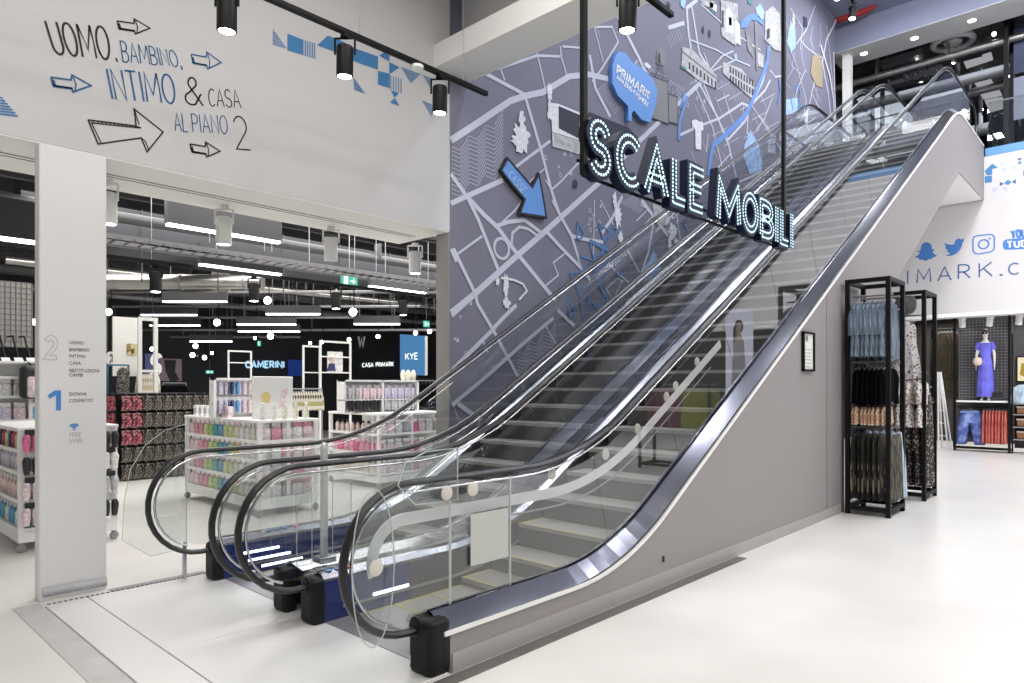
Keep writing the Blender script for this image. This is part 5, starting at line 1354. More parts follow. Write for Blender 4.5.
def gondola(name, label, x0, x1, y0, y1, h, zs, m=None, caster=True):
    m = m or M['white']; t = thing(name, label, 'display unit', ((x0 + x1) / 2, (y0 + y1) / 2, 0))
    mb = MB(); mb.box(x0, x1, y0, y1, .10, .20); mb.build('plinth', m, t)
    mb = MB(); mb.box((x0 + x1) / 2 - .02, (x0 + x1) / 2 + .02, y0 + .03, y1, .2, h - .03); mb.box(x0 + .04, x1 - .04, y0 + .22, y0 + .24, .2, h - .03); mb.build('back_panel', m, t)
    mb = MB(); mb.bevbox(x0 - .01, x1 + .01, y0 - .01, y1 + .01, h - .035, h, .006, 1); mb.build('top_board', m, t)
    for a in (x0, x1 - .05):
        for c in (y0, y1 - .05):
            mb = MB(); mb.box(a, a + .05, c, c + .05, .2, h - .035); mb.build('corner_post', m, t)
            if caster:
                mb = MB(); mb.lathe([(.04, -.015), (.045, 0), (.04, .015)], (a + .025, c + .025, .045), 12, (0, 1, 0)); mb.box(a + .01, a + .04, c + .005, c + .045, .06, .1); mb.build('caster', M['grey'], t)
    for z in zs:
        mb = MB(); mb.box(x0 + .01, x1 - .01, y0 + .01, y1 - .01, z - .018, z); mb.box(x0 - .004, x0 + .006, y0 - .004, y1, z - .017, z + .02); mb.box(x0 + .0065, x1 + .004, y0 - .004, y0 + .0095, z - .017, z + .02); mb.build('shelf', m, t)
    return t
ORD = ['bottom', 'second', 'third', 'top']
# gondola A, white with bright toiletries
A = (4.03, 4.86, 8.05, 10.30); HA = 1.21; ZA = [.215, .46, .70, .94]
gondola('display_gondola', 'white gondola of bright pink green and blue packs in the middle of the left shop', *A[:2], *A[2:], HA, ZA)
seq = ['rose', 'rose', 'pink', 'pink', 'lime', 'green', 'teal', 'blue', 'lime', 'lime', 'cream', 'white', 'white', 'cream']
random.seed(5)
for si, z in enumerate(ZA):
    for i in range(14):
        c1 = seq[(i + (si % 2)) % 14]; y = A[3] - .11 - i * .156
        put('bag', c1, 'white' if i % 3 else 'rose', (A[0] + .09, y, z), -PI / 2, f'{c1} soft pack on the {ORD[si]} shelf, long left side of the middle white gondola', f'packs on the {ORD[si]} shelf of the middle gondola')
    for i in range(5):
        c1 = ['white', 'white', 'grey', 'white', 'pink'][(i + si) % 5] if i < 4 else 'rose'
        put('bag', c1, 'pink' if i > 2 else 'white', (A[0] + .13 + i * .148, A[2] + .10, z), 0, f'{c1} soft pack on the {ORD[si]} shelf, short end of the middle white gondola', f'end packs on the {ORD[si]} shelf of the middle gondola')
for i in range(5):
    put('bottle', 'cream' if i > 1 else 'white', 'white', (A[0] + .12 + i * .15, A[2] + .12, HA), 0, 'pale bottle standing on top of the middle white gondola before the white picture board', 'bottles on the middle gondola')
for i in range(7):
    put('box', 'white' if i < 4 else 'rose', 'grey', (A[0] + .10, A[3] - .2 - i * .17, HA), -PI / 2, 'small white carton standing along the top edge of the middle white gondola' if i < 4 else 'small rose carton standing along the top edge of the middle white gondola', 'cartons on the middle gondola')
bd = thing('slipper_rack', 'white-framed rack of lilac and blue slippers on top of the middle gondola', 'rack', (4.1, 9.3, HA))
yy = 9.25; q0, q1 = onY(210, 390, yy), onY(253, 390, yy); zt = onY(230, 378, yy).z
mb = MB(); mb.box(q0.x, q1.x, yy, yy + .02, HA, zt); mb.build('back_board', M['white'], bd)
mb = MB()
for x in (q0.x, q1.x - .03): mb.box(x, x + .03, yy - .12, yy, HA, zt)
mb.box(q0.x, q1.x, yy - .12, yy, zt - .03, zt); mb.build('frame', M['white'], bd)
for r_ in range(2):
    for i in range(6):
        c1 = ['lilac', 'lilac', 'navy', 'blue', 'lilac', 'rose'][i]
        put('slipper', c1, 'white', (q0.x + .07 + i * (q1.x - q0.x - .1) / 6, yy - .05, HA + .04 + r_ * .25), 0, f'{c1} slipper pair hanging in the {["lower", "upper"][r_]} row of the white rack on the middle gondola', 'slippers on the white rack')
pb = thing('picture_board', 'white board with a pale yellow picture on top of the middle gondola', 'picture', (4.3, 8.6, HA))
yy = 8.45; q0, q1 = onY(253, 390, yy), onY(293, 390, yy); zt = onY(270, 376.5, yy).z
mb = MB(); mb.bevbox(q0.x, q1.x, yy, yy + .04, HA, zt, .008, 1); mb.build('board', M['white'], pb)
mb = MB().use(mat('pale_yellow_print', (.75, .60, .25), .7)); mb.prism([(q0.x + .13, HA + .22), (q0.x + .22, HA + .2), (q0.x + .25, HA + .30), (q0.x + .18, HA + .36), (q0.x + .10, HA + .31)], 1, yy - .004, yy)
mb.use(PALE['rose']); mb.prism([(q1.x - .22, HA + .12), (q1.x - .10, HA + .16), (q1.x - .08, HA + .40), (q1.x - .16, HA + .38)], 1, yy - .004, yy); mb.build('printed_picture', None, pb)
# gondola B, pink and white goods
B = (6.42, 7.82, 8.87, 10.30); HB = 1.20; ZB = [.23, .55, .86]
gondola('display_gondola', 'white gondola of pink and white goods nearer the map wall', *B[:2], *B[2:], HB, ZB)
for si, z in enumerate(ZB):
    for i in range(9):
        c1 = [['peach', 'cream', 'peach'], ['pink', 'magenta', 'pink'], ['rose', 'peach', 'rose']][si][i % 3]
        put('bag' if si != 2 else 'bottle', c1, 'black' if si != 1 else 'rose', (B[0] + .10, B[3] - .12 - i * .15, z), -PI / 2, f'{c1} {"bottle" if si == 2 else "pack"} on the {ORD[si]} shelf, left side of the pink goods gondola', f'goods on the {ORD[si]} shelf of the pink gondola')
    for i in range(8):
        c1 = 'magenta' if i == 4 else ['white', 'rose', 'white', 'grey'][i % 4]
        put('bag', c1, 'white', (B[0] + .14 + i * .16, B[2] + .10, z), 0, f'{c1} pack on the {ORD[si]} shelf, front of the pink goods gondola', f'front packs on the {ORD[si]} shelf of the pink gondola')
us = thing('shelf_riser', 'white two-bay riser of accessories on top of the pink goods gondola', 'rack', (7, 9.6, HB))
yy = 9.45; q0, q1 = onY(341, 395, yy), onY(416, 395, yy); zt = onY(378, 380, yy).z
mb = MB(); mb.box(q0.x, q1.x, yy + .10, yy + .12, HB, zt); mb.build('back_board', M['white'], us)
mb = MB()
for x in (q0.x, (q0.x + q1.x) / 2 - .015, q1.x - .03): mb.box(x, x + .03, yy - .08, yy + .1, HB, zt)
mb.box(q0.x, q1.x, yy - .08, yy + .1, zt - .03, zt); mb.box(q0.x, q1.x, yy - .08, yy + .1, HB + .2, HB + .215); mb.build('frame', M['white'], us)
for r_ in range(2):
    for i in range(10):
        c1 = ('black' if i < 5 else 'grey') if r_ == 0 else ('rose' if i in (2, 3, 4) else 'grey' if i < 5 else 'lilac')
        put('slipper', c1, 'white', (q0.x + .09 + i * (q1.x - q0.x - .1) / 10, yy - .02, HB + .01 + r_ * .2), 0, f'{c1} accessory card in the {["lower", "upper"][r_]} row of the riser on the pink goods gondola', 'accessories on the white riser')
for i in range(3):
    x = onY(404 + i * 5, 380, 9.45).x; mb = MB(); mb.lathe([(.03, 0), (.045, .03), (.05, .10), (.03, .16), (.012, .18)], (x, 9.47, zt), 12)
    tag(mb.build('cream_ornament', PALE['cream'], None, True), 'small cream ornament standing on the riser top below the blue poster', 'ornament', 'ornaments on the riser')
# gondola C, dark hosiery
C0 = (3.95, 5.45, 12.9, 14.2)
gc = gondola('display_gondola', 'dark gondola of black and red printed garments behind the middle white gondola', C0[0], C0[1], C0[2], C0[3], 1.50, [.3, .6, .9, 1.2], M['black'], False)
dkm = pattern_mat('black_print_cloth', [(.008, .008, .008), (.03, .028, .025), (.012, .011, .011), (.26, .23, .19), (.01, .01, .01)], 75, .9)
rdm = pattern_mat('red_print_cloth', [(.20, .02, .045), (.38, .08, .12), (.06, .012, .02), (.35, .25, .22)], 45, .9)
for si in range(5):
    z = 1.49 - si * .295
    for i in range(9):
        red = i < 2 and si != 3 and si != 4
        m_ = rdm if red else dkm
        put('cloth', m_, None, (C0[0] + .10 + i * .165, C0[2] - .06, z - .03), random.uniform(-.1, .1), f'{"red" if red else "black"} printed garment in the {["top", "second", "third", "fourth", "bottom"][si]} row of the dark gondola', f'garments in row {["one", "two", "three", "four", "five"][si]} of the dark gondola')
    for i in range(4):
        put('cloth', rdm if si < 3 else dkm, None, (C0[0] - .06, C0[2] + .15 + i * .25, z - .03), PI / 2, f'{"red" if si < 3 else "black"} printed garment on the left end of the dark gondola, {["top", "second", "third", "fourth", "bottom"][si]} row', f'end garments in row {["one", "two", "three", "four", "five"][si]} of the dark gondola')
# gondola D at the left edge, partly behind the pillar
D = (1.585, 2.46, 8.08, 9.6)
gondola('display_gondola', 'white gondola of toiletries at the left edge, partly behind the white pillar', D[0], D[1], D[2], D[3], 1.23, [.22, .5, .78, 1.0])
for si, z in enumerate([.22, .5, .78, 1.0]):
    for i in range(10):
        c1 = [['teal', 'white', 'blue'], ['rose', 'skin', 'peach'], ['lilac', 'rose', 'grey'], ['red', 'lime', 'navy']][si][i % 3]
        put('bottle', c1, 'white', (D[0] + .08, D[3] - .1 - i * .15, z), -PI / 2, f'{c1} bottle on the {ORD[si]} shelf of the gondola at the left edge', f'bottles on the {ORD[si]} shelf at the left edge')
D2 = (1.60, 2.35, 8.0, 8.7)
for si, z in enumerate([.25, .5, .75, .97]):
    for i in range(6):
        c1 = [['rose', 'black'], ['rose', 'grey'], ['black', 'white'], ['magenta', 'black']][si][i % 2]
        put('slipper', c1, 'black' if c1 != 'black' else 'grey', (D2[0] + .08 + i * .14, D2[2] + .05, z), 0, f'{c1} carded pack in the {ORD[si]} row of the hanging display behind the pillar', f'carded packs in the {ORD[si]} row behind the pillar')
# shelves with pouches above gondola D and behind
E0 = (1.35, 3.0, 10.4, 11.0)
gondola('display_gondola', 'white shelving of pale and pink pouches behind the left edge gondola', E0[0], E0[1], E0[2], E0[3], 1.95, [.9, 1.2, 1.5, 1.74])
for si, z in enumerate([.9, 1.2, 1.5]):
    for i in range(10):
        c1 = [['rose', 'magenta', 'black'], ['lilac', 'rose', 'blue'], ['white', 'white', 'grey']][si][i % 3]
        put('bag', c1, 'white', (E0[0] + .10 + i * .155, E0[2] + .10, z), 0, f'{c1} pouch on the {["lower", "middle", "upper"][si]} shelf of the tall white shelving at the left edge', f'pouches on the {["lower", "middle", "upper"][si]} shelf')
bp = thing('rucksack', 'black and pink rucksack hanging beside the white pillar at the left', 'bag', (1.9, 9.3, 1.45))
q = onY(30, 383, 10.3)
mb = MB(); mb.bevbox(q.x - .11, q.x + .13, 10.22, 10.385, q.z - .20, q.z + .22, .06, 3); mb.build('bag_body', PALE['black'], bp, True)
mb = MB(); mb.bevbox(q.x - .05, q.x + .11, 10.18, 10.24, q.z - .18, q.z + .08, .03, 2); mb.build('front_pocket', PALE['rose'], bp, True)
mb = MB(); mb.tube([(q.x - .03, 10.33, q.z + .2), (q.x, 10.40, q.z + .27), (q.x + .04, 10.33, q.z + .2)], .01, 6); mb.build('handle', PALE['black'], bp, True)
# pale slatted panel and its three bright lamps at the left edge
dp = thing('mesh_panel', 'pale wire mesh panel standing high at the left edge behind the pillar', 'panel', (2.3, 12, 2))
z0_, z1_ = onY(10, 347, 12).z, onY(10, 282, 12).z; xa_, xb2 = onY(-12, 300, 12).x, onY(31.5, 300, 12).x
mb = MB(); mb.box(xa_, xb2, 12.0, 12.03, z0_, z1_); mb.build('backing', mat('pale_mesh_backing', (.52, .51, .47), .7), dp)
mb = MB()
for i in range(9): x = xa_ + (xb2 - xa_) * i / 8; mb.box(x, x + .012, 11.985, 12, z0_, z1_)
for i in range(13): z = z0_ + (z1_ - z0_) * i / 12; mb.box(xa_, xb2, 11.985, 12, z, z + .010)
mb.build('wire_mesh', M['grey'], dp)
for i, u in enumerate((8, 21, 33)):
    p = onY(u, 365, 11.2); t = thing('picture_lamp', 'white tilted lamp panel under the mesh panel at the left edge', 'lamp', tuple(p), 'tilted lamps under the mesh panel')
    mb = MB(); mb.obox(p, RIGHT * .045, Vector((0, 0, .10)) - RIGHT * .04, FWD * .02); mb.build('panel', emis('soft_white_panel', (1, .98, .93), .95), t)
    mb = MB(); mb.tube([p + Vector((0, 0, .10)) - RIGHT * .04, (p.x, 11.7, p.z + .42), (p.x, 12.0, p.z + .42)], .012, 6); mb.build('arm', M['black'], t)
# tall white portal frames with a poster
def portal(name, label, u0, u1, v0, v1, Y, wpx, m=M['white'], mid=None, cat='frame'):
    t = thing(name, label, cat, tuple(onY((u0 + u1) / 2, v1, Y))); a, c = onY(u0, v1, Y), onY(u1, v0, Y); w = wpx * (a.x * CA + a.y * SA) / FPX
    for x in (a.x, c.x - w):
        mb = MB(); mb.box(x, x + w, Y, Y + w, 0, c.z); mb.build('upright', m, t)
    for zz, hh in [(c.z - w, w)] + [(onY(u0, z, Y).z, w * .7) for z in (mid or [])]:
        mb = MB(); mb.box(a.x + w, c.x - w, Y, Y + w, zz, zz + hh); mb.build('crossbar', m, t)
    return t
portal('portal_frame', 'tall white portal frame beside the hanging picture banner, left of the middle gondola', 138.5, 158, 318, 400, 15, 3.4, mid=[372])
portal('portal_frame', 'thin teal display frame with a hung garment just right of the white pillar', 107, 129.5, 364.5, 402, 14, 1.6, mat('teal_frame', (.03, .16, .24), .5))
portal('portal_frame', 'pale thin frame standing left of the illuminated changing room sign', 228, 252, 351, 400, 16, 1.5, mid=[363])
portal('portal_frame', 'white frame standing right of the illuminated changing room sign', 303, 321, 346, 402, 15.5, 1.7, mid=[373])
portal('portal_frame', 'double white frame holding a small picture behind the pink goods gondola', 320, 351.5, 342, 402, 15, 1.8, mid=[373, 357])
pc = thing('framed_picture', 'small picture of a dark-haired figure in blue in the double white frame', 'picture', tuple(onY(336, 365, 15.05)))
mb = MB().use(PALE['white']); a, c = onY(328, 372, 15.05), onY(343, 352, 15.05); mb.box(a.x, c.x, 15.06, 15.09, a.z, c.z)
mb.use(PALE['navy']); p = onY(331, 369, 15.05); mb.prism([(p.x - .12, p.z - .05), (p.x + .14, p.z - .05), (p.x + .10, p.z + .14), (p.x - .05, p.z + .14)], 1, 15.05, 15.06)
mb.use(PALE['skin']); mb.prism([(p.x + .02 + .06 * math.cos(R(q)), p.z + .22 + .08 * math.sin(R(q))) for q in range(0, 360, 30)], 1, 15.05, 15.06); mb.build('picture_sheet', None, pc)
g_ = make_garment('printed_blouse', 'black and white top hung in the thin teal frame near the pillar', 'top', P_TOP, .5, .05, dkm, 41); q = onY(123, 368, 13.9); g_.location = (q.x, 13.9, q.z); g_.rotation_euler = (0, 0, R(40))
bn = thing('picture_banner', 'white hanging banner with a gold patterned picture beside the pillar', 'banner', tuple(onY(126, 345, 15.5)))
a, c = onY(113, 376, 15.6), onY(138, 318, 15.6)
mb = MB(); mb.box(a.x, c.x, 15.6, 15.66, a.z, c.z); mb.build('banner_sheet', M['offwhite'], bn)
a, c = onY(127, 355, 15.58), onY(138, 344, 15.58); mb = MB(); mb.box(a.x, c.x, 15.585, 15.6, a.z, c.z); mb.build('gold_picture', pattern_mat('gold_print', [(.32, .22, .06), (.12, .08, .03), (.6, .52, .3)], 9, .6), bn)
# posters and signs on the back wall
YBk = 21.96
def wallpanel(name, label, cat, u0, u1, v0, v1, m, Y=YBk, d=.06):
    t = thing(name, label, cat, tuple(onY((u0 + u1) / 2, v1, Y))); a, c = onY(u0, v1, Y), onY(u1, v0, Y)
    mb = MB(); mb.box(a.x, c.x, Y - d, Y, a.z, c.z); mb.build('panel', m, t); return t, a, c
t, a, c = wallpanel('wall_poster', 'pink poster of a dark hanging silhouette on the dark back wall', 'poster', 159, 181, 359, 381, mat('poster_pink', (.42, .30, .34), .6))
mb = MB().use(PALE['black']); p = onY(170, 365, YBk); mb.prism([(p.x - .2, p.z + .15), (p.x + .15, p.z + .15), (p.x + .12, p.z - .2), (p.x + .25, p.z - .45), (p.x, p.z - .55), (p.x - .15, p.z - .2)], 1, YBk - .075, YBk - .06); mb.build('printed_figure', None, t)
t, a, c = wallpanel('wall_poster', 'tall light blue poster with white letters on the dark back wall', 'poster', 400, 423.5, 336, 375, emis('poster_blue_lit', (.12, .36, .72), .62), 14.5)
pl = Plane(1, 14.44, .003); mb = MB().use(M['white_lit']); write_quad(mb, 'KYE', (405.5, 359.5), (417.5, 359), (405.5, 353.5), (417.5, 353), pl, .03, .2); mb.build('lettering', None, t)
mb = MB(); mb.box(c.x, c.x + .06, 14.40, 14.52, a.z, c.z); mb.build('side_edge', M['offwhite'], t)
t = thing('wall_lettering', 'illuminated pale blue word CAMERINI on the dark back wall', 'sign', tuple(onY(265, 366, YBk)))
pl = Plane(1, YBk, .03); mb = MB().use(emis('sign_pale_blue', (.45, .75, 1), 1.1)); write_quad(mb, 'CAMERINI', (245.5, 367.5), (283.5, 367.5), (245.5, 361.5), (283.5, 361.5), pl, .055, .25); mb.build('letters', None, t)
t = thing('wall_lettering', 'white word lettering on the black wall beside the blue poster', 'sign', tuple(onY(377, 366, YBk)))
mb = MB().use(M['white_lit']); write_quad(mb, 'CASA PRIMARK', (362, 367), (393, 366), (362, 363.5), (393, 362), pl, .035, .25); mb.build('letters', None, t)
t = thing('hanging_letter', 'pale letter W hanging against the black wall left of the blue poster', 'sign', tuple(onY(361, 345, 20)))
pl = Plane(1, 20, .0); mb = MB(); q = onY(361.5, 340, 20); mb.tube([(q.x, 20.01, q.z), (q.x, 20.01, 4.9)], .01, 5); mb.build('hanger_rod', M['darkgrey'], t)
mb = MB().use(M['offwhite']); write_quad(mb, 'W', (358.5, 346.5), (364.5, 346.5), (358.5, 336.5), (364.5, 336.5), pl, .08); mb.build('letter', None, t)
t, a, c = wallpanel('wall_lightbox', 'blue glowing panel on the dark wall right of the changing room sign', 'sign', 288, 303, 360, 376, emis('dim_blue_glow', (.02, .05, .25), .6))
t = thing('hanging_sign', 'dark sign with a curly white S hung behind the white portal frame', 'sign', tuple(onY(154, 365, 17)))
a, c = onY(145, 375, 17), onY(161, 354, 17); mb = MB(); mb.box(a.x, c.x, 17, 17.05, a.z, c.z); mb.build('panel', PALE['navy'], t)
mb = MB(); mb.tube([((a.x + c.x) / 2, 17.02, c.z), ((a.x + c.x) / 2, 17.02, 4.9)], .01, 5); mb.build('hanger_rod', M['darkgrey'], t)
pl = Plane(1, 17, .01); mb = MB().use(PALE['white']); write_quad(mb, 'S', (150.5, 374), (159, 374), (152.5, 355), (161, 355), pl, .10); mb.build('letter', None, t)
t = thing('hanging_sign', 'navy sign with a white curved letter just right of the pillar', 'sign', tuple(onY(110, 360, 15)))
a, c = onY(103, 364, 15), onY(112.5, 353, 15); mb = MB(); mb.box(a.x, c.x, 15, 15.05, a.z, c.z); mb.build('panel', PALE['navy'], t)
mb = MB(); mb.tube([((a.x + c.x) / 2, 15.02, c.z), ((a.x + c.x) / 2, 15.02, 4.9)], .01, 5); mb.build('hanger_rod', M['darkgrey'], t)
pl = Plane(1, 15, .01); mb = MB().use(PALE['white']); write_quad(mb, 'C', (108.5, 363), (112, 363), (108.5, 354), (112, 354), pl, .10); mb.build('letter', None, t)
def exit_sign(label, u, v, Y, wpx, hpx, arrow_=True):
    p = onY(u, v, Y); k = (p.x * CA + p.y * SA) / FPX; w, h_ = wpx * k / 2, hpx * k / 2
    t = thing('exit_sign', label, 'exit sign', tuple(p))
    mb = MB(); mb.box(p.x - w, p.x + w, Y, Y + .05, p.z - h_, p.z + h_); mb.build('case', M['green_lit'], t)
    mb = MB().use(M['white_lit']); mb.box(p.x - w * .8, p.x - w * .25, Y - .004, Y, p.z - h_ * .7, p.z + h_ * .7)
    if arrow_:
        mb.prism([(p.x + w * .05, p.z - h_ * .15), (p.x + w * .4, p.z - h_ * .15), (p.x + w * .4, p.z - h_ * .5), (p.x + w * .8, p.z), (p.x + w * .4, p.z + h_ * .5), (p.x + w * .4, p.z + h_ * .15), (p.x + w * .05, p.z + h_ * .15)], 1, Y - .004, Y)
    mb.build('symbols', None, t)
    mb = MB(); mb.tube([(p.x, Y + .025, p.z + h_), (p.x, Y + .025, 4.9)], .008, 5); mb.build('hanger_rod', M['grey'], t)
exit_sign('green exit sign with an arrow hung below the shop ceiling near the soffit', 350, 281, 11.5, 18, 13)
exit_sign('small green exit sign far back beside the map wall edge', 427, 324, 16, 7, 6)
exit_sign('tiny pale exit sign on the dark back wall above the dark gondola', 210, 372, 21.5, 7, 3)
exit_sign('tiny pale exit sign near the back wall above the word sign', 259.5, 343.5, 20, 3, 5, False)
# ceiling services
dk = thing('air_duct', 'dark square air duct crossing under the shop ceiling', 'duct', (8, 12.8, 4.0))
mb = MB(); mb.box(2.5, 19, 12.6, 13.4, 3.95, 4.88); mb.build('duct_casing', mat('dark_blue_duct', (.05, .052, .062), .6, .2), dk)
mb = MB()
for i in range(9): mb.tube([(4.2 + i * 1.3, 12.55, 3.4), (4.2 + i * 1.3, 12.55, 4.9)], .012, 5)
mb.build('hanger_rod', M['darkgrey'], dk)
zd = thing('round_duct', 'round galvanised duct behind the first row of light bars', 'duct', tuple(onY(180, 283, 15)))
pa, pc_ = onY(108, 283, 16), onY(255, 281, 12.2)
P_ = onY(170, 282, 13.5); mb = MB(); mb.tube([P_ - RIGHT * 1.6, P_ + RIGHT * 1.75], .14, 14); mb.build('duct_tube', M['zinc'], zd, True)
mb = MB()
for k in (-1.2, .2, 1.4): mb.tube([P_ + RIGHT * k, P_ + RIGHT * (k + .04)], .155, 14)
mb.build('duct_collar', M['grey'], zd, True)
fd = thing('duct_end', 'fluted round vent box at the end of the galvanised duct', 'vent', tuple(onY(220, 283, 13)))
P_ = onY(221, 282, 13.2); mb = MB()
for i in range(7): mb.tube([P_ + RIGHT * (i - 3) * .05 + Vector((0, 0, -.2)), P_ + RIGHT * (i - 3) * .05 + Vector((0, 0, .25))], .028, 8)
mb.build('vent_casing', M['zinc'], fd, True)
ct = thing('cable_tray', 'long grey ladder cable tray hung under the dark duct', 'cable tray', (8, 10.4, 3.4))
pz = onY(300, 268, 10.4).z; pz2 = onY(160, 243, 10.4).z; zt_ = (pz + pz2) / 2
mb = MB()
for y in (10.35, 10.75): mb.box(2.5, 14, y, y + .03, zt_, zt_ + .07)
for i in range(60): mb.box(2.6 + i * .19, 2.62 + i * .19, 10.35, 10.78, zt_ + .01, zt_ + .03)
mb.build('tray_frame', mat('tray_grey', (.16, .16, .165), .5, .4), ct)
mb = MB()
for i, y in enumerate((10.45, 10.55, 10.62)): mb.tube([(2.5 + k * .5, y + .03 * math.sin(k * 1.3 + i), zt_ + .05 + .015 * math.sin(k * .9 + i)) for k in range(23)], .018, 5)
mb.build('cable', M['black'], ct)
mb = MB()
for k in range(7): mb.tube([(3 + k * 1.6, 10.56, zt_), (3 + k * 1.6, 10.56, 4.9)], .008, 5)
mb.build('hanger_rod', M['grey'], ct)
def light_bar(label, p, q, h=.10, hood=True, group=None, drop=4.9):
    t = thing('linear_light', label, 'ceiling light', tuple((p + q) / 2), group); d = (q - p); n = Vector((-d.y, d.x, 0)).normalized()
    mb = MB(); mb.obox((p + q) / 2 + Vector((0, 0, h)), d / 2, n * .06, (0, 0, h)); mb.build('housing', mat('light_housing_grey', (.05, .05, .055), .5), t)
    mb = MB(); mb.obox((p + q) / 2 - Vector((0, 0, .015)), d / 2 * .985, n * .045, (0, 0, .015)); mb.build('light_strip', M['lamp_bar'], t)
    for k in (.12, .88): s_ = p + d * k; mb = MB(); mb.tube([s_ + Vector((0, 0, 2 * h)), Vector((s_.x, s_.y, drop))], .006, 5); mb.build('suspension_wire', M['grey'], t)
def bar_px(label, u0, u1, v, Y, **k):
    a = onY(u0, v, Y); c = onY(u1, v, Y); return light_bar(label, a, Vector((c.x, Y, a.z)), **k)
bar_px('longest light bar, directly below the soffit right of the pillar', 166, 280, 223, 9.4, h=.20)
bar_px('light bar between the first bar and the cable tray', 199, 281, 263.5, 10.9, h=.17)
bar_px('light bar right of the green exit sign', 369, 425, 285.5, 11.4, h=.13)
bar_px('light bar at the left edge beyond the pillar', -30, 60, 233, 8.6, h=.20)
def bar_flat(label, u0, u1, v, D, **k):
    """bar square to the view: the far bays of the shop run at an angle to the escalators"""
    def P(u, v): return Vector((0, 0, EYE)) + (FWD * FPX + RIGHT * (u - 512) + Vector((0, 0, 385 - v))) * (D / FPX)
    return light_bar(label, P(u0, v), P(u1, v), **k)
for u0, u1, v, D, lab in ((163, 227, 301, 15, 'far light bar just under the galvanised duct'), (141, 197, 314.5, 17, 'far light bar above the white portal frame'), (266, 320, 313.5, 15.5, 'far light bar left of the bright starry spotlight'), (237, 296, 324, 17.5, 'second far light bar under the starry spotlight'),
                      (354, 400, 323.5, 16, 'far light bar above the white hanging letter'), (150, 200, 325, 19, 'faint far light bar over the pink poster'), (190, 232, 341, 20, 'lowest faint light bar at the back left'), (238, 300, 331, 19, 'third far light bar above the changing room sign')):
    bar_flat(lab, u0, u1, v, D, h=.09)
for v, u0, u1, D, lab in ((292, 105, 440, 16.5, 'upper grey lighting rail across the shop ceiling'), (306.5, 112, 420, 18, 'second grey lighting rail across the shop ceiling'), (317.5, 112, 400, 19, 'third grey lighting rail across the shop ceiling'), (330, 120, 440, 20, 'fourth grey lighting rail across the shop ceiling'), (337, 170, 300, 21, 'fifth and lowest grey lighting rail at the back')):
    def P(u, v, D=D): return Vector((0, 0, EYE)) + (FWD * FPX + RIGHT * (u - 512) + Vector((0, 0, 385 - v))) * (D / FPX)
    a, c = P(u0, v), P(u1, v); mb = MB(); mb.tube([a, c], .035, 6)
    for k in (.1, .35, .6, .85): s_ = a + (c - a) * k; mb.tube([s_, Vector((s_.x, s_.y, 4.92))], .008, 5)
    tag(mb.build('lighting_rail', M['grey']), lab, 'lighting rail')
for i, (y, z, r_, x0, x1, lab) in enumerate(((9.9, 4.45, .06, 2, 16, 'thin grey sprinkler pipe nearest the soffit under the shop ceiling'), (11.9, 4.3, .09, 2, 18, 'fat grey pipe behind the exit sign under the shop ceiling'), (14.6, 4.35, .11, 3, 20, 'galvanised pipe beyond the dark air duct'), (16.4, 4.1, .08, 3, 21, 'grey pipe over the far light bars'), (18.2, 4.2, .14, 3, 22, 'wide galvanised pipe deep in the shop ceiling'), (20.2, 4.05, .10, 4, 22, 'last grey pipe before the dark back wall'))):
    mb = MB(); mb.tube([(x0, y, z), (x1, y, z)], r_, 10)
    for k in range(6): xx = x0 + 1 + k * (x1 - x0 - 2) / 5; mb.box(xx - .02, xx + .02, y - r_ - .01, y + r_ + .01, z, 4.91)
    tag(mb.build('ceiling_pipe', [M['zinc'], M['darkgrey'], M['grey']][i % 3] if i else M['darkgrey'], None, True), lab, 'pipe')
tk = thing('lighting_track', 'long black lighting track sloping across the shop view below the exit sign', 'lighting track', tuple(onY(270, 281, 11)))
a = onY(107, 257, 11.0); mb = MB(); mb.box(a.x, 13.5, 10.98, 11.03, a.z - .02, a.z + .04); mb.build('rail', M['black'], tk)
for k in range(6): mb = MB(); mb.tube([(a.x + .6 + k * 1.8, 11, a.z), (a.x + .6 + k * 1.8, 11, 4.9)], .006, 5); mb.build('suspension_wire', M['grey'], tk)
for u, v, lab in ((156, 272, 'black shop spotlight beside the galvanised duct'), (254, 290, 'black shop spotlight left of the starry lamp below the track'), (336, 300, 'black shop spotlight directly under the exit sign'), (403, 305, 'black shop spotlight at the right end of the shop track')):
    p = onY(u, v - 10, 11.0); spot('shop_spotlight', lab, (p.x, 11.0, a.z - .02), M['black'], 1.35, (-.05, -.1), 'black spotlights on the shop track')
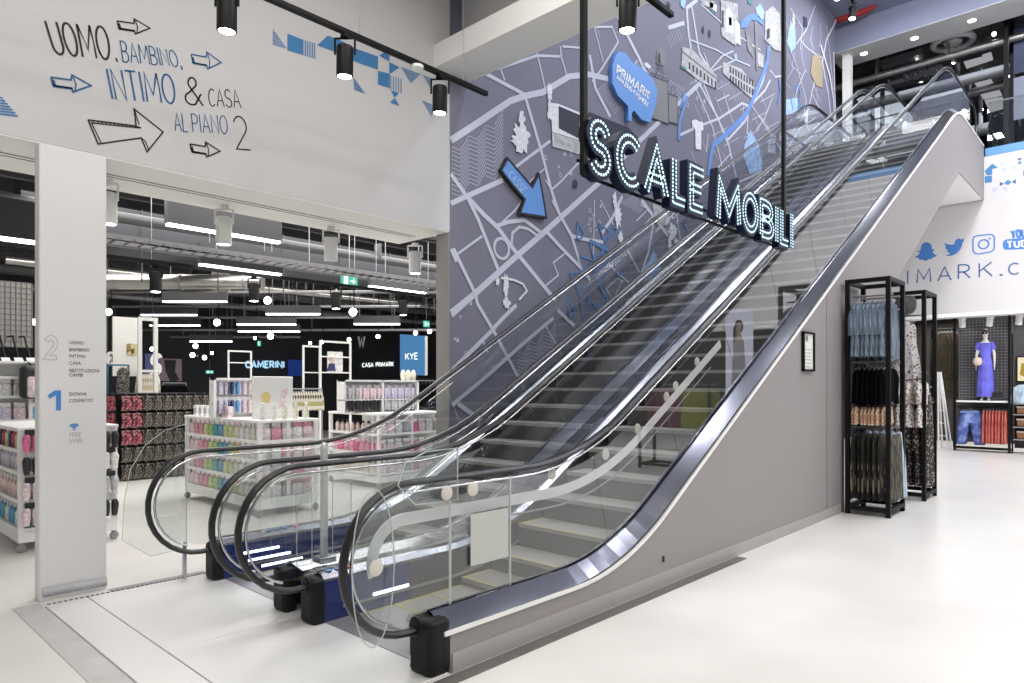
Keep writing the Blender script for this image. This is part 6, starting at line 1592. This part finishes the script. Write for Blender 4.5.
for u, v, D, r_, lab in ((136, 251, 13, .085, 'bright bare lamp below the cable tray, right of the pillar'), (108.5, 312, 15, .08, 'bright lamp touching the right edge of the pillar'), (217, 322.5, 17, .085, 'bright starry lamp among the far rails left of centre'), (267.5, 300.5, 15.5, .085, 'bright lamp above the far light bars'), (353, 312, 15.5, .09, 'bright starry lamp under the exit sign'), (270.5, 336, 18, .085, 'bright starry lamp above the changing room sign'),
                       (195.5, 346, 20, .075, 'small bright lamp above the dark gondola, first of three'), (192.5, 355, 20, .075, 'small bright lamp lower left of the first above the dark gondola'), (204.5, 357.5, 20.5, .07, 'small bright lamp right of the other two above the dark gondola'), (152, 349, 19, .06, 'small lamp seen through the white portal frame'),
                       (212, 353, 20, .045, 'tiny lamp right of the three over the dark gondola'), (255, 338, 19, .045, 'tiny lamp left of the changing room sign lamp'), (310, 343, 19, .045, 'tiny lamp above the white frame'), (322, 342, 19, .05, 'tiny spot lamp left of the double white frame'), (349, 339.5, 18, .05, 'tiny spot lamp above the double white frame'), (378, 336.5, 18, .055, 'tiny spot lamp right of the hanging letter'), (415.5, 333, 17, .055, 'tiny spot lamp over the blue poster'), (429.5, 331.5, 17, .055, 'tiny spot lamp under the small exit sign'), (35, 322, 15, .07, 'small lamp touching the left edge of the pillar')):
    p = Vector((0, 0, EYE)) + (FWD * FPX + RIGHT * (u - 512) + Vector((0, 0, 385 - v))) * (D / FPX)
    t = thing('ceiling_lamp', lab, 'lamp', tuple(p)); mb = MB(); mb.lathe([(r_ * .5, -.02), (r_, 0), (r_ * .9, .01)], p, 12, -FWD); mb.build('lens', M['lamp'], t)
    mb = MB(); mb.lathe([(r_ * 1.05, 0), (r_ * 1.15, .02), (r_ * 1.1, .2), (r_ * .6, .22)], p, 12, FWD); mb.tube([p + FWD * .1, Vector((p.x + FWD.x * .1, p.y + FWD.y * .1, 4.92))], .012, 5); mb.build('lamp_body', M['black'], t)
# far racks along the back: coats, shelves
def low_rack(label, u0, u1, v0, v1, Y, m, n, nm):
    a, c = onY(u0, v1, Y), onY(u1, v0, Y); t = thing('clothes_rail', label, 'clothes rail', ((a.x + c.x) / 2, Y, 0))
    mb = MB(); mb.tube([(a.x, Y, c.z), (c.x, Y, c.z)], .015, 6); mb.build('rail_tube', M['grey'], t)
    for x in (a.x, c.x): mb = MB(); mb.tube([(x, Y, 0), (x, Y, c.z)], .018, 6); mb.build('upright', M['grey'], t)
    for i in range(n):
        g = put('cloth', m, None, (a.x + (c.x - a.x) * (i + .5) / n, Y, c.z - .05), .9, f'{nm} garment on the {label}', f'{nm} garments on a far rail'); g.scale = (1.2, 1.2, min(2.4, max(1.0, (c.z - a.z) / .3)))
low_rack('far clothes rail right of the picture board', 292, 322, 389, 412, 14, pattern_mat('mixed_print', [(.03, .03, .05), (.30, .28, .12), (.5, .48, .42), (.06, .05, .2)], 20, .9), 12, 'multi-coloured')
low_rack('far clothes rail behind the dark gondola', 163, 186, 383, 396, 17, FAB['black'], 9, 'black')
low_rack('far clothes rail beside the map wall edge', 417, 441, 381, 412, 14, FAB['black'], 7, 'dark')
low_rack('far pale clothes rail above the dark gondola', 138, 158, 372, 396, 15.5, pattern_mat('pale_print', [(.5, .42, .3), (.66, .62, .55), (.35, .28, .2)], 20, .9), 8, 'beige')

# ================================================================== UPPER FLOOR
gl = thing('glass_balustrade', 'clear glass balustrade along the upper floor edge at the right', 'balustrade', (XR + .06, 0, 7.34))
for i in range(5):
    y1_ = 2.86 - i * 1.5; mb = MB(); mb.box(XR + .04, XR + .06, y1_ - 1.48, y1_, 7.34, 8.4); mb.build('glass_panel', M['glass'], gl)
mb = MB(); mb.tube([(XR + .05, 2.86, 8.43), (XR + .05, -4.7, 8.43)], .022, 8); mb.build('top_rail', M['steel'], gl)
bf = thing('poster_stand', 'black upright frame holding dark posters at the upper right corner', 'frame', (21, 2, 7.34))
def onD(u, v, X): return onX(u, v, X)
fx = 21.2; a = onX(1003.5, 147, fx); c = onX(1003.5, 7, fx); yb = a.y - 2.4
mb = MB(); mb.box(fx, fx + .1, a.y - .1, a.y, RISE, c.z); mb.build('upright', M['black'], bf)
mb = MB(); mb.box(fx, fx + .1, yb, yb + .1, RISE, c.z); mb.build('upright', M['black'], bf)
mb = MB(); mb.box(fx + 1.0, fx + 1.1, a.y - .1, a.y, RISE, c.z); mb.build('upright', M['black'], bf)
mb = MB(); mb.box(fx, fx + .1, yb + .1, a.y - .1, c.z - .1, c.z); mb.build('crossbar', M['black'], bf)
mb = MB(); mb.box(fx + .1, fx + 1.0, a.y - .1, a.y, c.z - .1, c.z); mb.build('crossbar', M['black'], bf)
pz0, pz1 = onX(1010, 115, fx).z, onX(1010, 72, fx).z
mb = MB().use(mat('poster_grey_print', (.22, .24, .32), .6)); mb.box(fx + .5, fx + .52, yb + .2, a.y - .15, pz0, pz1)
mb.use(mat('poster_navy_print', (.02, .028, .075), .6)); mb.box(fx + .5, fx + .52, yb + .2, a.y - .15, pz1 + .1, pz1 + 1.3); mb.build('poster', None, bf)
def upz(u, v, z): return onZ(u, v, z)
for qd, lab in (([(969.5, 74.7), (985.6, 71.2), (993.6, 85), (978.3, 89.4)], 'pale square ceiling panel on the upper floor left of the black frame'), ([(978.3, 90.4), (996.5, 86.6), (1002, 96), (983.3, 99.6)], 'second pale ceiling panel below the first on the upper floor'),
                ([(984.8, 101.2), (1003, 98.2), (1003, 109), (990, 112.8)], 'third pale ceiling panel descending beside the black frame'), ([(963.7, 62), (991.2, 53.6), (993, 60), (966.6, 68.9)], 'long pale lit ceiling panel under the ceiling speaker')):
    q = [onZ(u, v, 10.9) for u, v in qd]; mb = MB(); mb.prism([(p.x, p.y) for p in q], 2, 10.9, 10.95)
    c = sum(q, Vector()) / 4; mb.box(c.x - .02, c.x + .02, c.y - .02, c.y + .02, 10.95, 11.26)
    tag(mb.build('ceiling_panel', emis('dim_panel_light', (.8, .82, .85), .42)), lab, 'ceiling panel')
for i, (x, z, r_, lab) in enumerate(((21.6, 10.55, .10, 'first galvanised duct across the upper ceiling behind the soffit'), (22.9, 10.3, .16, 'second thicker galvanised duct across the upper ceiling'), (24.6, 10.5, .12, 'third galvanised duct across the upper ceiling'), (26.5, 9.9, .2, 'large round duct deep over the upper floor'), (28.5, 9.4, .16, 'farthest round duct over the upper floor'))):
    mb = MB(); mb.tube([(x, -8, z), (x, 6.9, z)], r_, 10)
    for k in range(8): yy = -6.5 + k * 1.75; mb.box(x - r_ - .01, x + r_ + .01, yy - .025, yy + .025, z, 11.26)
    tag(mb.build('round_duct', [M['zinc'], M['grey'], M['zinc'], M['grey'], M['zinc']][i], None, True), lab, 'duct')
for i, (u, v, lab) in enumerate(((868, 96, 'upper linear light nearest the white column'), (905, 100, 'upper linear light right of the white column'), (938, 86, 'upper linear light behind the peak of the near handrail'))):
    p = onX(u, v, 25 + i); light_bar(lab, p + Vector((0, -.9, 0)), p + Vector((0, .9, 0)), h=.06, drop=11.25)
# clothes shelving along the back of the upper floor
for i, (yc, m_) in enumerate(((5.6, 'denim'), (3.9, 'floralm'), (2.2, 'camo'), (.5, 'light'))):
    t = thing('shelving', ['first shelving bay at the far left of the upper floor, with denim', 'second shelving bay on the upper floor, with blossom prints', 'third shelving bay on the upper floor, with camouflage prints', 'fourth shelving bay on the upper floor, with pale denim'][i], 'display unit', (32.4, yc, RISE))
    mb = MB(); mb.box(32.3, 32.9, yc - .8, yc + .8, RISE, RISE + .1); mb.box(32.85, 32.9, yc - .8, yc + .8, RISE + .1, RISE + 3); mb.build('back_panel', M['darkgrey'], t)
    for z in (.9, 1.7, 2.5): mb = MB(); mb.box(32.3, 32.85, yc - .8, yc + .8, RISE + z, RISE + z + .04); mb.build('shelf', M['white'], t)
p = onZ(953, 42, 11.0); t = thing('ceiling_speaker', 'round white ceiling diffuser ring on the dark upper ceiling', 'vent', tuple(p))
mb = MB(); mb.tube([(p.x + .46 * math.cos(R(a)), p.y + .46 * math.sin(R(a)), p.z) for a in range(0, 360, 15)], .08, 8, True); mb.build('ring', M['white'], t, True)
mb = MB(); mb.lathe([(.22, 0), (.2, .06), (.08, .1)], p, 16, (0, 0, -1)); mb.build('centre_disc', M['white'], t, True)
mb = MB()
for k in range(3): mb.tube([p, (p.x + .44 * math.cos(R(120 * k)), p.y + .44 * math.sin(R(120 * k)), p.z)], .03, 6)
mb.build('spoke', M['grey'], t)
for i, (u0, u1, v, lab) in enumerate(((880, 922, 66, 'grey light trough across the upper ceiling, nearest the white column'), (872, 980, 82, 'long dark cable tray across the upper ceiling'), (855, 950, 95, 'lower long duct across the upper ceiling'))):
    zc = 10.95 - i * .12; a = onZ(u0, v, zc); y1_ = onX(u1, v, a.x).y
    mb = MB(); mb.box(a.x, a.x + .35, y1_, a.y, zc, zc + .16)
    for k in range(3): yy = y1_ + (a.y - y1_) * (.15 + .35 * k); mb.box(a.x + .15, a.x + .17, yy, yy + .02, zc + .15, 11.26)
    tag(mb.build('ceiling_trough', [M['grey'], M['darkgrey'], M['grey']][i]), lab, 'duct')
t = thing('hanging_letters', 'dark letters UOMO hanging under the upper floor ceiling', 'sign', tuple(onX(920, 72, 21.6)))
pl = Plane(0, 21.6, .01); mb = MB(); st, W = word_strokes('UOMO', .3)
for s_ in st:
    q = [pl(905 + x / W * 36, 80.5 - x / W * 7 - y * 8.5) for x, y in s_]; mb.solid_ribbon(q, .09, lambda a, c: (21.6, a, c), lambda a, c: (21.66, a, c))
mb.build('letters', M['black'], t)
mb = MB(); q = onX(920, 72, 21.6); mb.tube([(21.63, q.y, q.z), (21.63, q.y, 11.26)], .012, 5); mb.build('hanger_rod', M['grey'], t)
ulab = ['upper lamp in front of the white column', 'upper lamp above the first handrail knee', 'upper lamp between the handrails', 'upper lamp at the end of the middle handrail', 'brightest upper lamp on the peak of the grey side', 'upper lamp under the diffuser ring', 'upper lamp beside the black frame post', 'upper lamp inside the black frame', 'upper lamp below the balustrade of the farther escalator', 'upper lamp left of the peak', 'upper lamp near the middle panel', 'upper lamp right of the word letters', 'upper lamp low beside the glass', 'upper lamp just above the second handrail', 'upper lamp beside the top panel']
for (u, v, r_), lab in zip(((847, 114.5, .06), (890, 82.5, .12), (921, 81, .09), (953.5, 62, .10), (964, 112, .17), (994, 34, .10), (1007, 66, .08), (1010, 76, .07), (811, 133, .10), (905, 123.5, .09), (982, 109.5, .09), (917, 66, .08), (912, 134, .08), (901, 120, .05), (985, 48, .07)), ulab):
    D_ = min(24.5, 9.2 * 683 / (385 - v)) if v < 110 else 23; p = Vector((0, 0, EYE)) + (FWD * FPX + RIGHT * (u - 512) + Vector((0, 0, 385 - v))) * (D_ / FPX)
    t = thing('ceiling_lamp', lab, 'lamp', tuple(p)); mb = MB(); r_ *= .55; mb.lathe([(r_ * .5, -.03), (r_, 0), (r_ * .9, .01)], p, 12, (-FWD.x, -FWD.y, -.3)); mb.build('lens', M['lamp'], t)
    mb = MB(); mb.lathe([(r_ * 1.05, 0), (r_ * 1.15, .02), (r_ * 1.1, .2), (r_ * .6, .22)], p, 12, (FWD.x, FWD.y, .3)); mb.tube([p + FWD * .1, Vector((p.x + FWD.x * .1, p.y + FWD.y * .1, 11.25))], .014, 5); mb.build('lamp_body', M['darkgrey'], t)
for i, (u, lab) in enumerate(((1000, 'dark coat on the upper floor left of the black frame post'), (1010, 'grey coat on the upper floor inside the black frame'), (1018, 'dark coat on the upper floor at the right edge'))):
    q = onX(u, 118, 22.5); g = make_garment('upper_coat', lab, 'coat', P_DRESS, 1.5, .12, [FAB['black'], mat('grey_wool', (.13, .13, .15), .9), FAB['black']][i], 60 + i, True, wav=.3); g.location = (22.5, q.y, q.z + .1); g.rotation_euler = (0, 0, R(80))
